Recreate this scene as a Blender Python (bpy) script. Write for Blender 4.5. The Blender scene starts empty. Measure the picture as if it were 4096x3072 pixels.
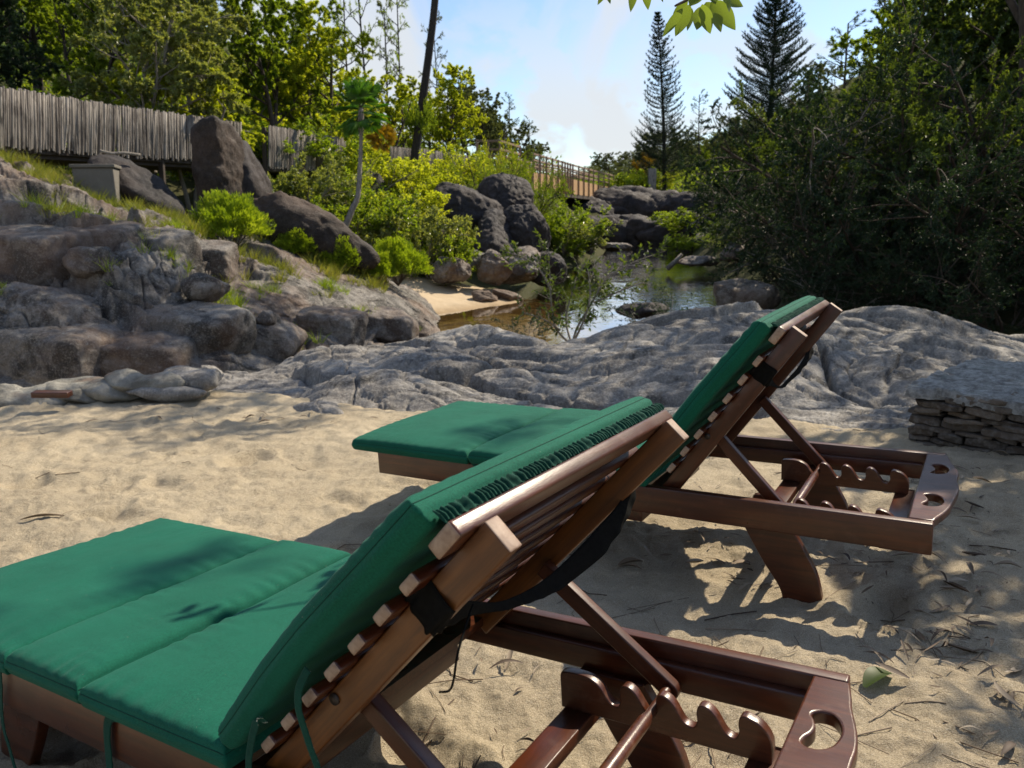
import bpy, bmesh, math, random
import numpy as np
from mathutils import Vector, Matrix
sc = bpy.context.scene
col = sc.collection
rad = math.radians

# ------------------------------------------------------------------ camera
CAM = np.array([0.0, 0.0, 1.1])
RC = np.array([[0.9998, -0.019996, 0.0], [-0.004472, -0.223588, 0.974673], [-0.01949, -0.974479, -0.223633]])
FPX = 778.86
cd = bpy.data.cameras.new('camera')
cam = bpy.data.objects.new('camera', cd); col.objects.link(cam)
m = Matrix.Identity(4)
for i in range(3):
    m[i][0] = RC[i, 0]; m[i][1] = -RC[i, 1]; m[i][2] = -RC[i, 2]; m[i][3] = CAM[i]
cam.matrix_world = m
cd.sensor_width = 36; cd.lens = 36 * FPX / 1024
cd.clip_start = 0.05; cd.clip_end = 2000
cd.dof.use_dof = True; cd.dof.focus_distance = 1.7; cd.dof.aperture_fstop = 9.0
sc.camera = cam

# ------------------------------------------------------------------ sun, sky, exposure
SUN_AZ, SUN_EL = rad(46), rad(46)
SUN = Vector((math.sin(SUN_AZ) * math.cos(SUN_EL), math.cos(SUN_AZ) * math.cos(SUN_EL), math.sin(SUN_EL)))
sl = bpy.data.lights.new('sun', 'SUN'); sl.energy = 5.0; sl.angle = rad(0.5); sl.color = (1.0, 0.87, 0.68)
so = bpy.data.objects.new('sun', sl); col.objects.link(so)
so.rotation_euler = SUN.to_track_quat('Z', 'Y').to_euler()
w = bpy.data.worlds.new('World'); sc.world = w; w.use_nodes = True
wt = w.node_tree; wn = wt.nodes; wl = wt.links
bg = wn['Background']; bg.inputs['Strength'].default_value = 0.125
sky = wn.new('ShaderNodeTexSky'); sky.sky_type = 'NISHITA'; sky.sun_disc = False
sky.sun_elevation = SUN_EL; sky.sun_rotation = SUN_AZ; sky.air_density = 1.0; sky.dust_density = 0.6; sky.ozone_density = 1.0

def wmath(op, a, b=None, c=None):
    n = wn.new('ShaderNodeMath'); n.operation = op
    for i, x in enumerate((a, b, c)):
        if x is None: continue
        if isinstance(x, (int, float)): n.inputs[i].default_value = x
        else: wl.new(x, n.inputs[i])
    return n.outputs[0]
tcw = wn.new('ShaderNodeTexCoord'); sepw = wn.new('ShaderNodeSeparateXYZ'); wl.new(tcw.outputs['Generated'], sepw.inputs[0])
zc = wmath('ADD', wmath('MAXIMUM', sepw.outputs[2], 0.0), 0.16)
cx = wmath('DIVIDE', sepw.outputs[0], zc); cy = wmath('DIVIDE', sepw.outputs[1], zc)
cmb = wn.new('ShaderNodeCombineXYZ'); wl.new(cx, cmb.inputs[0]); wl.new(cy, cmb.inputs[1])
mpw = wn.new('ShaderNodeMapping'); mpw.inputs['Rotation'].default_value = (0, 0, rad(32)); mpw.inputs['Scale'].default_value = (0.8, 0.28, 1)
wl.new(cmb.outputs[0], mpw.inputs[0])
nz = wn.new('ShaderNodeTexNoise'); nz.inputs['Scale'].default_value = 1.7; nz.inputs['Detail'].default_value = 8; nz.inputs['Roughness'].default_value = 0.5; nz.inputs['Distortion'].default_value = 1.0
wl.new(mpw.outputs[0], nz.inputs['Vector'])
def wramp(src, p0, p1, v1=1.0):
    r = wn.new('ShaderNodeMapRange'); r.interpolation_type = 'SMOOTHSTEP'; wl.new(src, r.inputs[0])
    r.inputs[1].default_value = p0; r.inputs[2].default_value = p1; r.inputs[4].default_value = v1
    return r.outputs[0]
cirrus = wramp(nz.outputs[0], 0.44, 0.60, 0.90)
# puffy cumulus low over the horizon
mp2 = wn.new('ShaderNodeMapping'); mp2.inputs['Scale'].default_value = (1, 1, 1.5); wl.new(tcw.outputs['Generated'], mp2.inputs[0])
n2 = wn.new('ShaderNodeTexNoise'); n2.inputs['Scale'].default_value = 9.0; n2.inputs['Detail'].default_value = 8; n2.inputs['Roughness'].default_value = 0.55
wl.new(mp2.outputs[0], n2.inputs['Vector'])
band = wmath('MULTIPLY', wramp(sepw.outputs[2], 0.30, 0.08), wramp(n2.outputs[0], 0.47, 0.60, 0.9))
cl = wmath('MAXIMUM', cirrus, band)
mixw = wn.new('ShaderNodeMixRGB'); wl.new(cl, mixw.inputs[0]); tint = wn.new('ShaderNodeMixRGB'); tint.blend_type = 'MULTIPLY'; tint.inputs[0].default_value = 1; wl.new(sky.outputs[0], tint.inputs[1]); tint.inputs[2].default_value = (0.80, 0.88, 1.0, 1); wl.new(tint.outputs[0], mixw.inputs[1])
mixw.inputs[2].default_value = (4.7, 4.85, 5.0, 1)
wl.new(mixw.outputs[0], bg.inputs[0])
sc.view_settings.view_transform = 'Standard'; sc.view_settings.look = 'None'
sc.view_settings.gamma = 1; sc.view_settings.use_curve_mapping = False
sc.view_settings.exposure = 0.42
sc.cycles.max_bounces = 8; sc.cycles.transparent_max_bounces = 12
sc.cycles.use_denoising = True
sc.cycles.caustics_reflective = False; sc.cycles.caustics_refractive = False

# ------------------------------------------------------------------ helpers
def at(u, v, Y):
    r = RC @ np.array([(u - 512) / FPX, (v - 384) / FPX, 1.0])
    return CAM + r * (Y / r[1])

def tag(o, label=None, cat=None, group=None, kind=None):
    for k, x in (('label', label), ('category', cat), ('group', group), ('kind', kind)):
        if x: o[k] = x
    return o

def empty(name, loc=(0, 0, 0), rot=(0, 0, 0)):
    o = bpy.data.objects.new(name, None); col.objects.link(o)
    o.location = loc; o.rotation_euler = rot; o.empty_display_size = 0.1
    return o

def mk_mesh(name, V, F4=None, F3=None, mats=(), smooth=True, mi=None):
    me = bpy.data.meshes.new(name)
    V = np.asarray(V, dtype=np.float32)
    F4 = np.zeros((0, 4), np.int32) if F4 is None else np.asarray(F4, np.int32).reshape(-1, 4)
    F3 = np.zeros((0, 3), np.int32) if F3 is None else np.asarray(F3, np.int32).reshape(-1, 3)
    me.vertices.add(len(V)); me.vertices.foreach_set('co', V.ravel())
    nl = F4.size + F3.size; me.loops.add(nl)
    me.loops.foreach_set('vertex_index', np.concatenate([F4.ravel(), F3.ravel()]))
    npoly = len(F4) + len(F3); me.polygons.add(npoly)
    tot = np.concatenate([np.full(len(F4), 4), np.full(len(F3), 3)]).astype(np.int32)
    st = np.concatenate([[0], np.cumsum(tot)[:-1]]).astype(np.int32)
    me.polygons.foreach_set('loop_start', st); me.polygons.foreach_set('loop_total', tot)
    me.polygons.foreach_set('use_smooth', np.full(npoly, smooth))
    for mt in mats: me.materials.append(mt)
    if mi is not None: me.polygons.foreach_set('material_index', np.asarray(mi, np.int32))
    me.update(calc_edges=True); me.validate()
    return me

def link(name, me, parent=None, mat=None, mx=None):
    o = bpy.data.objects.new(name, me); col.objects.link(o)
    if mat is not None: me.materials.append(mat)
    if parent: o.parent = parent
    if mx is not None: o.matrix_basis = mx
    return o

# numpy noise -------------------------------------------------------------
_r = np.random.default_rng(7)
_perm = np.concatenate([_r.permutation(256)] * 3)
_grad = _r.normal(size=(256, 3)); _grad /= np.linalg.norm(_grad, axis=1)[:, None]
def perlin(P):
    P = np.asarray(P, float); I = np.floor(P).astype(int); F = P - I; I &= 255
    U = F * F * F * (F * (F * 6 - 15) + 10)
    out = 0
    for dx in (0, 1):
        for dy in (0, 1):
            for dz in (0, 1):
                h = _perm[_perm[_perm[(I[:, 0] + dx) & 255] + ((I[:, 1] + dy) & 255)] + ((I[:, 2] + dz) & 255)]
                g = _grad[h]
                d = g[:, 0] * (F[:, 0] - dx) + g[:, 1] * (F[:, 1] - dy) + g[:, 2] * (F[:, 2] - dz)
                wt_ = (U[:, 0] if dx else 1 - U[:, 0]) * (U[:, 1] if dy else 1 - U[:, 1]) * (U[:, 2] if dz else 1 - U[:, 2])
                out = out + d * wt_
    return out * 1.6
def fbm(P, oct=5, gain=0.5, lac=2.03):
    P = np.asarray(P, float); a = 1; s = 0
    for _ in range(oct):
        s = s + a * perlin(P); P = P * lac + 17.3; a *= gain
    return s
def billow(P, oct=4, gain=0.5, lac=2.1):
    P = np.asarray(P, float); a = 1; s = 0
    for _ in range(oct):
        s = s + a * np.abs(perlin(P)); P = P * lac + 9.1; a *= gain
    return s
_vp = _r.random((256, 3))
def voronoi(P):
    """F1, F2 and cell hash"""
    P = np.asarray(P, float); I = np.floor(P).astype(int); F = P - I
    f1 = np.full(len(P), 9.0); f2 = np.full(len(P), 9.0); idx = np.zeros(len(P), int)
    for dx in (-1, 0, 1):
        for dy in (-1, 0, 1):
            for dz in (-1, 0, 1):
                h = _perm[_perm[_perm[(I[:, 0] + dx) & 255] + ((I[:, 1] + dy) & 255)] + ((I[:, 2] + dz) & 255)]
                q = _vp[h]
                d = np.sqrt((q[:, 0] + dx - F[:, 0]) ** 2 + (q[:, 1] + dy - F[:, 1]) ** 2 + (q[:, 2] + dz - F[:, 2]) ** 2)
                near = d < f1
                f2 = np.where(near, f1, np.minimum(f2, d)); idx = np.where(near, h, idx); f1 = np.where(near, d, f1)
    return f1, f2, idx
def sstep(x, a, b):
    t = np.clip((x - a) / (b - a), 0, 1); return t * t * (3 - 2 * t)

# materials ---------------------------------------------------------------
class Mat:
    def __init__(s, name):
        s.m = bpy.data.materials.new(name); s.m.use_nodes = True
        s.t = s.m.node_tree; s.n = s.t.nodes; s.l = s.t.links
        s.b = s.n['Principled BSDF']; s.out = s.n['Material Output']
    def node(s, ty, **kw):
        n = s.n.new(ty)
        for k, x in kw.items(): setattr(n, k, x)
        return n
    def link(s, a, b): s.l.new(a, b)
    def coord(s, kind='Object', scale=(1, 1, 1), rot=(0, 0, 0)):
        tc = s.node('ShaderNodeTexCoord')
        mp = s.node('ShaderNodeMapping'); mp.inputs['Scale'].default_value = scale; mp.inputs['Rotation'].default_value = rot
        if kind == 'World':
            g = s.node('ShaderNodeNewGeometry'); s.link(g.outputs['Position'], mp.inputs[0])
        else: s.link(tc.outputs[kind], mp.inputs[0])
        return mp.outputs[0]
    def noise(s, vec, scale, detail=6, rough=0.55, dist=0.0):
        n = s.node('ShaderNodeTexNoise'); s.link(vec, n.inputs['Vector'])
        n.inputs['Scale'].default_value = scale; n.inputs['Detail'].default_value = detail
        n.inputs['Roughness'].default_value = rough; n.inputs['Distortion'].default_value = dist
        return n.outputs[0]
    def voro(s, vec, scale, feature='F1'):
        n = s.node('ShaderNodeTexVoronoi', feature=feature); s.link(vec, n.inputs['Vector']); n.inputs['Scale'].default_value = scale
        return n
    def ramp(s, src, stops):
        r = s.node('ShaderNodeValToRGB'); e = r.color_ramp.elements
        while len(e) < len(stops): e.new(0.5)
        for q, (p, c) in zip(e, stops):
            q.position = p; q.color = (*c, 1) if len(c) == 3 else c
        s.link(src, r.inputs[0]); return r.outputs[0]
    def mix(s, fac, a, b, mode='MIX'):
        n = s.node('ShaderNodeMixRGB', blend_type=mode)
        for i, x in ((0, fac), (1, a), (2, b)):
            if isinstance(x, (int, float)): n.inputs[i].default_value = x if i == 0 else (x, x, x, 1)
            elif isinstance(x, tuple): n.inputs[i].default_value = (*x, 1)
            else: s.link(x, n.inputs[i])
        return n.outputs[0]
    def math(s, op, a, b=0.0, clamp=False):
        n = s.node('ShaderNodeMath', operation=op, use_clamp=clamp)
        for i, x in ((0, a), (1, b)):
            if isinstance(x, (int, float)): n.inputs[i].default_value = x
            else: s.link(x, n.inputs[i])
        return n.outputs[0]
    def maprange(s, src, a, b, c=0.0, d=1.0):
        n = s.node('ShaderNodeMapRange'); s.link(src, n.inputs[0])
        for i, x in enumerate((a, b, c, d)): n.inputs[i + 1].default_value = x
        return n.outputs[0]
    def bump(s, h, strength=0.5, dist=0.01, prev=None):
        n = s.node('ShaderNodeBump'); n.inputs['Strength'].default_value = strength; n.inputs['Distance'].default_value = dist
        s.link(h, n.inputs['Height'])
        if prev is not None: s.link(prev, n.inputs['Normal'])
        return n.outputs[0]
    def set(s, **kw):
        for k, x in kw.items():
            k = k.replace('_', ' ')
            k = {'Base': 'Base Color', 'Spec': 'Specular IOR Level', 'Coat': 'Coat Weight', 'CoatR': 'Coat Roughness'}.get(k, k)
            i = s.b.inputs[k]
            if hasattr(x, 'is_linked') or isinstance(x, bpy.types.NodeSocket): s.link(x, i)
            elif isinstance(x, tuple) and len(x) == 3: i.default_value = (*x, 1)
            else: i.default_value = x
        return s.m

def wood(name, c0, c1, rough=0.38, worn=(0.42, 0.33, 0.28), wear=0.0, coat=0.25):
    M = Mat(name)
    v = M.coord('Object', (1.0, 14, 14)); v2 = M.coord('Object', (1, 1, 1))
    g = M.noise(v, 5.0, 8, 0.62, 0.6); big = M.noise(v2, 5.0, 4); fine = M.noise(M.coord('Object', (3, 60, 60)), 18, 3)
    c = M.ramp(g, ((0.30, c0), (0.52, tuple((a + b) / 2 for a, b in zip(c0, c1))), (0.72, c1)))
    c = M.mix(M.maprange(big, 0.35, 0.7, 0.0, 0.45), c, tuple(x * 0.55 for x in c0))
    dust = M.noise(v2, 22, 6, 0.7)
    c = M.mix(M.maprange(dust, 0.56, 0.78, 0.0, 0.25 + wear), c, worn)
    bmp = M.bump(fine, 0.18, 0.002); bmp = M.bump(g, 0.12, 0.003, bmp)
    return M.set(Base=c, Roughness=M.maprange(big, 0.3, 0.7, rough - 0.08, rough + 0.14), Normal=bmp, Coat=coat, CoatR=0.28)
W_dark = wood('mahogany_wood', (0.032, 0.007, 0.002), (0.115, 0.027, 0.0065), 0.32, (0.26, 0.16, 0.11), -0.12)
W_warm = wood('golden_brown_wood', (0.075, 0.024, 0.005), (0.24, 0.085, 0.013), 0.40, (0.2, 0.10, 0.04), -0.2)
W_end = wood('weathered_end_grain', (0.26, 0.17, 0.12), (0.48, 0.36, 0.27), 0.5, wear=0.30, coat=0.0)
W_top = wood('worn_handle_wood', (0.048, 0.013, 0.005), (0.135, 0.040, 0.015), 0.32, (0.36, 0.25, 0.19), 0.0, coat=0.3)

def fabric(name, c):
    M = Mat(name); v = M.coord('Object', (1, 1, 1))
    wv = M.node('ShaderNodeTexWave'); M.link(M.coord('Object', (1, 1, 1)), wv.inputs[0]); wv.inputs['Scale'].default_value = 330; wv.bands_direction = 'X'
    wv2 = M.node('ShaderNodeTexWave'); M.link(M.coord('Object', (1, 1, 1)), wv2.inputs[0]); wv2.inputs['Scale'].default_value = 330; wv2.bands_direction = 'Y'
    n = M.noise(v, 4.5, 5, 0.6); fine = M.noise(v, 300, 3, .7)
    sp = M.noise(v, 160, 2)
    cc = M.mix(M.maprange(n, 0.35, 0.7), tuple(x * 0.82 for x in c), tuple(x * 1.12 for x in c))
    cc = M.mix(M.maprange(fine, 0.35, 0.7, 0.0, 0.35), cc, tuple(x * 2.3 + 0.006 for x in c))
    cc = M.mix(M.maprange(sp, 0.76, 0.80, 0.0, 0.8), cc, (0.35, 0.36, 0.28))
    h = M.math('ADD', M.math('MULTIPLY', wv.outputs[1], wv2.outputs[1]), fine)
    b = M.bump(h, 0.25, 0.0012); b = M.bump(M.noise(v, 26, 4), 0.10, 0.006, b)
    return M.set(Base=cc, Roughness=0.85, Normal=b, Sheen_Weight=0.10, Sheen_Roughness=0.45, Sheen_Tint=(0.5, 0.9, 0.75), Spec=0.2)
M_green = fabric('green_canvas', (0.0025, 0.082, 0.050))
M_green2 = fabric('green_canvas_tape', (0.002, 0.040, 0.026))
Mx = Mat('black_elastic'); _v = Mx.coord('Object'); _ck = Mx.node('ShaderNodeTexChecker'); Mx.link(_v, _ck.inputs[0]); _ck.inputs['Scale'].default_value = 500
M_black = Mx.set(Base=Mx.mix(Mx.noise(_v, 120, 4), (0.003, 0.003, 0.003), (0.013, 0.013, 0.012)), Roughness=0.9, Spec=0.08, Normal=Mx.bump(_ck.outputs[1], 0.6, 0.001))
Mx = Mat('pale_thread'); M_thread = Mx.set(Base=(0.55, 0.55, 0.42), Roughness=0.8)
Mx = Mat('dark_screw'); M_screw = Mx.set(Base=(0.03, 0.022, 0.018), Roughness=0.5)

# ================================================================== loungers
def bar(name, p0, p1, wy, wz, mat, parent, up=(0, 0, 1), bev=0.003, ends=None, roll=0.0):
    """box with local X along p0->p1, bevelled, end faces in their own grain"""
    p0, p1, up = Vector(p0), Vector(p1), Vector(up)
    X = p1 - p0; L = X.length; X.normalize(); Y = up.cross(X).normalized(); Z = X.cross(Y)
    bm = bmesh.new(); bmesh.ops.create_cube(bm, size=1)
    for v in bm.verts: v.co = Vector((v.co.x * L, v.co.y * wy, v.co.z * wz))
    bmesh.ops.bevel(bm, geom=bm.edges[:], offset=bev, segments=2, affect='EDGES', profile=0.6)
    for f in bm.faces:
        f.smooth = True
        if ends is not None and abs(f.normal.x) > 0.9: f.material_index = 1
    me = bpy.data.meshes.new(name); bm.to_mesh(me); bm.free()
    me.materials.append(mat)
    if ends is not None: me.materials.append(ends)
    mx = Matrix.Identity(4)
    for i in range(3):
        mx[i][0], mx[i][1], mx[i][2] = X[i], Y[i], Z[i]; mx[i][3] = (p0[i] + p1[i]) / 2
    return link(name, me, parent, None, mx)

def plate(name, loops, thick, mat, parent, mx, bev=0.003, smooth_curve=True):
    """extruded 2-D outline (first loop) with holes, rounded edges; local plane XY"""
    cu = bpy.data.curves.new(name, 'CURVE'); cu.dimensions = '2D'; cu.fill_mode = 'BOTH'
    cu.extrude = thick / 2 - bev; cu.bevel_depth = bev; cu.bevel_resolution = 2; cu.offset = -bev
    for lp in loops:
        s = cu.splines.new('POLY'); s.points.add(len(lp) - 1)
        for p, q in zip(s.points, lp): p.co = (q[0], q[1], 0, 1)
        s.use_cyclic_u = True
    ob = bpy.data.objects.new('tmp', cu); col.objects.link(ob)
    bpy.context.view_layer.update()
    dg = bpy.context.evaluated_depsgraph_get()
    me = bpy.data.meshes.new_from_object(ob.evaluated_get(dg)); me.name = name
    bpy.data.objects.remove(ob)
    me.materials.clear()
    for p in me.polygons: p.use_smooth = True
    me.set_sharp_from_angle(angle=rad(38))
    return link(name, me, parent, mat, mx)

def cat(pts, n=8, closed=True):
    """Catmull-Rom through points"""
    P = [np.array(p, float) for p in pts]; out = []
    N = len(P); rng_ = range(N if closed else N - 1)
    for i in rng_:
        p0 = P[i - 1] if (closed or i > 0) else P[i]; p1 = P[i]; p2 = P[(i + 1) % N]
        p3 = P[(i + 2) % N] if (closed or i + 2 < N) else P[i + 1]
        for k in range(n):
            t = k / n
            out.append(0.5 * (2 * p1 + (p2 - p0) * t + (2 * p0 - 5 * p1 + 4 * p2 - p3) * t * t + (3 * p1 - p0 - 3 * p2 + p3) * t ** 3))
    if not closed: out.append(P[-1])
    return [tuple(q) for q in out]

def tube_data(path, radii, sides=8, cap=True):
    P = np.asarray(path, float); n = len(P); radii = np.broadcast_to(np.asarray(radii, float), (n,))
    T = np.gradient(P, axis=0); T /= np.linalg.norm(T, axis=1)[:, None] + 1e-9
    ref = np.array([0.31, 0.22, 0.92]); A = np.cross(T, ref); A /= np.linalg.norm(A, axis=1)[:, None] + 1e-9
    B = np.cross(T, A); a = np.arange(sides) * 2 * np.pi / sides
    V = P[:, None, :] + radii[:, None, None] * (np.cos(a)[None, :, None] * A[:, None, :] + np.sin(a)[None, :, None] * B[:, None, :])
    V = V.reshape(-1, 3); i = np.arange(n - 1)[:, None] * sides; j = np.arange(sides)[None, :]; k = (j + 1) % sides
    F = np.stack([i + j, i + k, i + sides + k, i + sides + j], -1).reshape(-1, 4)
    return V, F
def tube(name, path, radii, mat, parent=None, sides=10, mx=None):
    V, F = tube_data(path, radii, sides)
    V = np.concatenate([V, [path[0]], [path[-1]]]); n = len(V); a = np.arange(sides); b = (a + 1) % sides; o = n - 2 - sides
    F3 = np.concatenate([np.stack([b, a, np.full(sides, n - 2)], -1), np.stack([o + a, o + b, np.full(sides, n - 1)], -1)])
    return link(name, mk_mesh(name, V, F, F3), parent, mat, mx)

BOARD = [(-.060, .030), (-.058, .34), (-.056, .650)] + [(0.004, .650), (.010, .620)] + cat([(.014, .600), (.018, .575), (.026, .545), (.036, .505), (.041, .465), (.040, .425), (.041, .385), (.046, .340), (.046, .295), (.041, .245), (.036, .200), (.031, .150), (.020, .100), (.010, .070)], 4, False) + [(.004, .050), (.000, .030)]
def bean(cy): return [(x, cy + y) for x, y in cat([(-.032, .046), (-.020, .053), (-.004, .049), (.009, .030), (.014, .002), (.008, -.030), (-.006, -.047), (-.022, -.050), (-.033, -.043), (-.032, -.028), (-.025, -.012), (-.023, .006), (-.028, .024), (-.034, .036)], 4)]

def ribbon(name, A, B, mat, parent, frill=0.0, n=90, thick=0.0012, ph=0.0):
    """cloth strip between two edge curves"""
    a = np.array(cat(A, 40, False)); b = np.array(cat(B, 40, False))
    t = np.linspace(0, 1, n); ta = np.linspace(0, 1, len(a)); tb = np.linspace(0, 1, len(b))
    a = np.stack([np.interp(t, ta, a[:, k]) for k in range(3)], -1); b = np.stack([np.interp(t, tb, b[:, k]) for k in range(3)], -1)
    M = 7; rows = []
    T = np.gradient((a + b) / 2, axis=0); Wd = b - a; N = np.cross(T, Wd); N /= np.linalg.norm(N, axis=1)[:, None] + 1e-9
    for k in range(M):
        s = k / (M - 1); e = s ** 2
        wob = np.sin(t * 95 + 3 * np.sin(t * 23 + ph)) * frill * e + np.sin(t * 31 + ph) * frill * .5
        rows.append(a * (1 - s) + b * s + N * wob[:, None] + Wd * (np.sin(t * 95 + 2 + 3 * np.sin(t * 23)) * frill * 2.2 * e)[:, None] * 4)
    V = np.stack(rows, 1).reshape(-1, 3)
    i = np.arange(n - 1)[:, None] * M; j = np.arange(M - 1)[None, :]
    F = np.stack([i + j, i + j + 1, i + M + j + 1, i + M + j], -1).reshape(-1, 4)
    o = link(name, mk_mesh(name, V, F), parent, mat)
    md = o.modifiers.new('thickness', 'SOLIDIFY'); md.thickness = thick
    return o

def cushion_box(L, Wd, T, r=0.014, bulge=0.014, seed=0, nx=60, ny=110, wr=0.0045):
    """closed padded box centred on the origin"""
    def axis(h, n):
        t = np.linspace(-1, 1, n); e = np.concatenate([[0, .0015, .004, .008, .013, .02], []])
        inner = np.linspace(-h + .028, h - .028, n)
        return np.concatenate([-h + e, inner, h - e[::-1]])
    X = axis(L / 2, nx); Y = axis(Wd / 2, ny); gx, gy = np.meshgrid(X, Y, indexing='ij')
    dx = L / 2 - np.abs(gx); dy = Wd / 2 - np.abs(gy)
    q = np.clip(np.minimum(dx, dy) / r, 0, 1); cap = r * np.sqrt(1 - (1 - q) ** 2) - r
    bx = 1 - (np.abs(gx) / (L / 2)) ** 6; by = 1 - (np.abs(gy) / (Wd / 2)) ** 8
    Pn = np.stack([gx.ravel() * 6 + seed * 7, gy.ravel() * 5, np.full(gx.size, seed * 3.3)], -1)
    soft = fbm(Pn, 3).reshape(gx.shape) * 0.0035 * bx * by
    # pucker wrinkles running in from the seams
    wx = np.sin(gy * 150 + 6 * perlin(np.stack([gy.ravel() * 9, gx.ravel() * 2 + seed, gx.ravel() * 0 + 5.5], -1)).reshape(gx.shape)) * np.exp(-dx / .045) * (1 - np.exp(-dx / .006))
    wy = np.sin(gx * 150 + 6 * perlin(np.stack([gx.ravel() * 9, gy.ravel() * 2 + seed, gx.ravel() * 0 + 1.5], -1)).reshape(gx.shape)) * np.exp(-dy / .05) * (1 - np.exp(-dy / .006))
    mask = np.clip(0.5 + perlin(np.stack([gx.ravel() * 7 + seed, gy.ravel() * 7, gx.ravel() * 0 + 8.5], -1)).reshape(gx.shape) * 1.6, 0, 1.3)
    top = T / 2 + cap + bulge * bx * by + soft + wr * .45 * (wx + wy) * mask
    bot = -T / 2 - cap - 0.003 * bx * by
    m_, n_ = gx.shape
    Vt = np.stack([gx, gy, top], -1).reshape(-1, 3); Vb = np.stack([gx, gy, bot], -1).reshape(-1, 3)
    i = np.arange(m_ - 1)[:, None] * n_; j = np.arange(n_ - 1)[None, :]
    F = np.stack([i + j, i + n_ + j, i + n_ + j + 1, i + j + 1], -1).reshape(-1, 4)
    Vs = [Vt, Vb]; Fs = [F, F[:, ::-1] + len(Vt)]
    # boundary loop and side wall
    loop = [a * n_ for a in range(m_ - 1)] + [(m_ - 1) * n_ + b for b in range(n_ - 1)] + [a * n_ + n_ - 1 for a in range(m_ - 1, 0, -1)] + [b for b in range(n_ - 1, 0, -1)]
    loop = np.array(loop); K = 5; base = len(Vt) * 2; prev = loop; nL = len(loop)
    pt = Vt[loop]; pb = Vb[loop]; out = pt[:, :2] / (np.array([[L / 2, Wd / 2]])); edgex = (np.abs(out[:, 0]) > .999); nrm = np.where(edgex[:, None], np.stack([np.sign(out[:, 0]), 0 * out[:, 0]], -1), np.stack([0 * out[:, 0], np.sign(out[:, 1])], -1))
    cum = np.arange(nL)
    for k in range(1, K):
        s = k / K; p = pt * (1 - s) + pb * s
        amp = .004 * math.sin(math.pi * s) + .0016 * math.sin(math.pi * s) * fbm(np.stack([pt[:, 0] * 22 + seed, pt[:, 1] * 22, np.full(nL, s * 1.5)], -1), 2)
        p[:, :2] += nrm * np.reshape(amp, (-1, 1)) if np.ndim(amp) else nrm * amp
        Vs.append(p); cur = base + (k - 1) * nL + cum
        Fs.append(np.stack([prev, np.roll(prev, -1), np.roll(cur, -1), cur], -1)[:, ::-1]); prev = cur
    cur = loop + len(Vt)
    Fs.append(np.stack([prev, np.roll(prev, -1), np.roll(cur, -1), cur], -1)[:, ::-1])
    return np.concatenate(Vs), np.concatenate(Fs)[:, ::-1], pt

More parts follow.
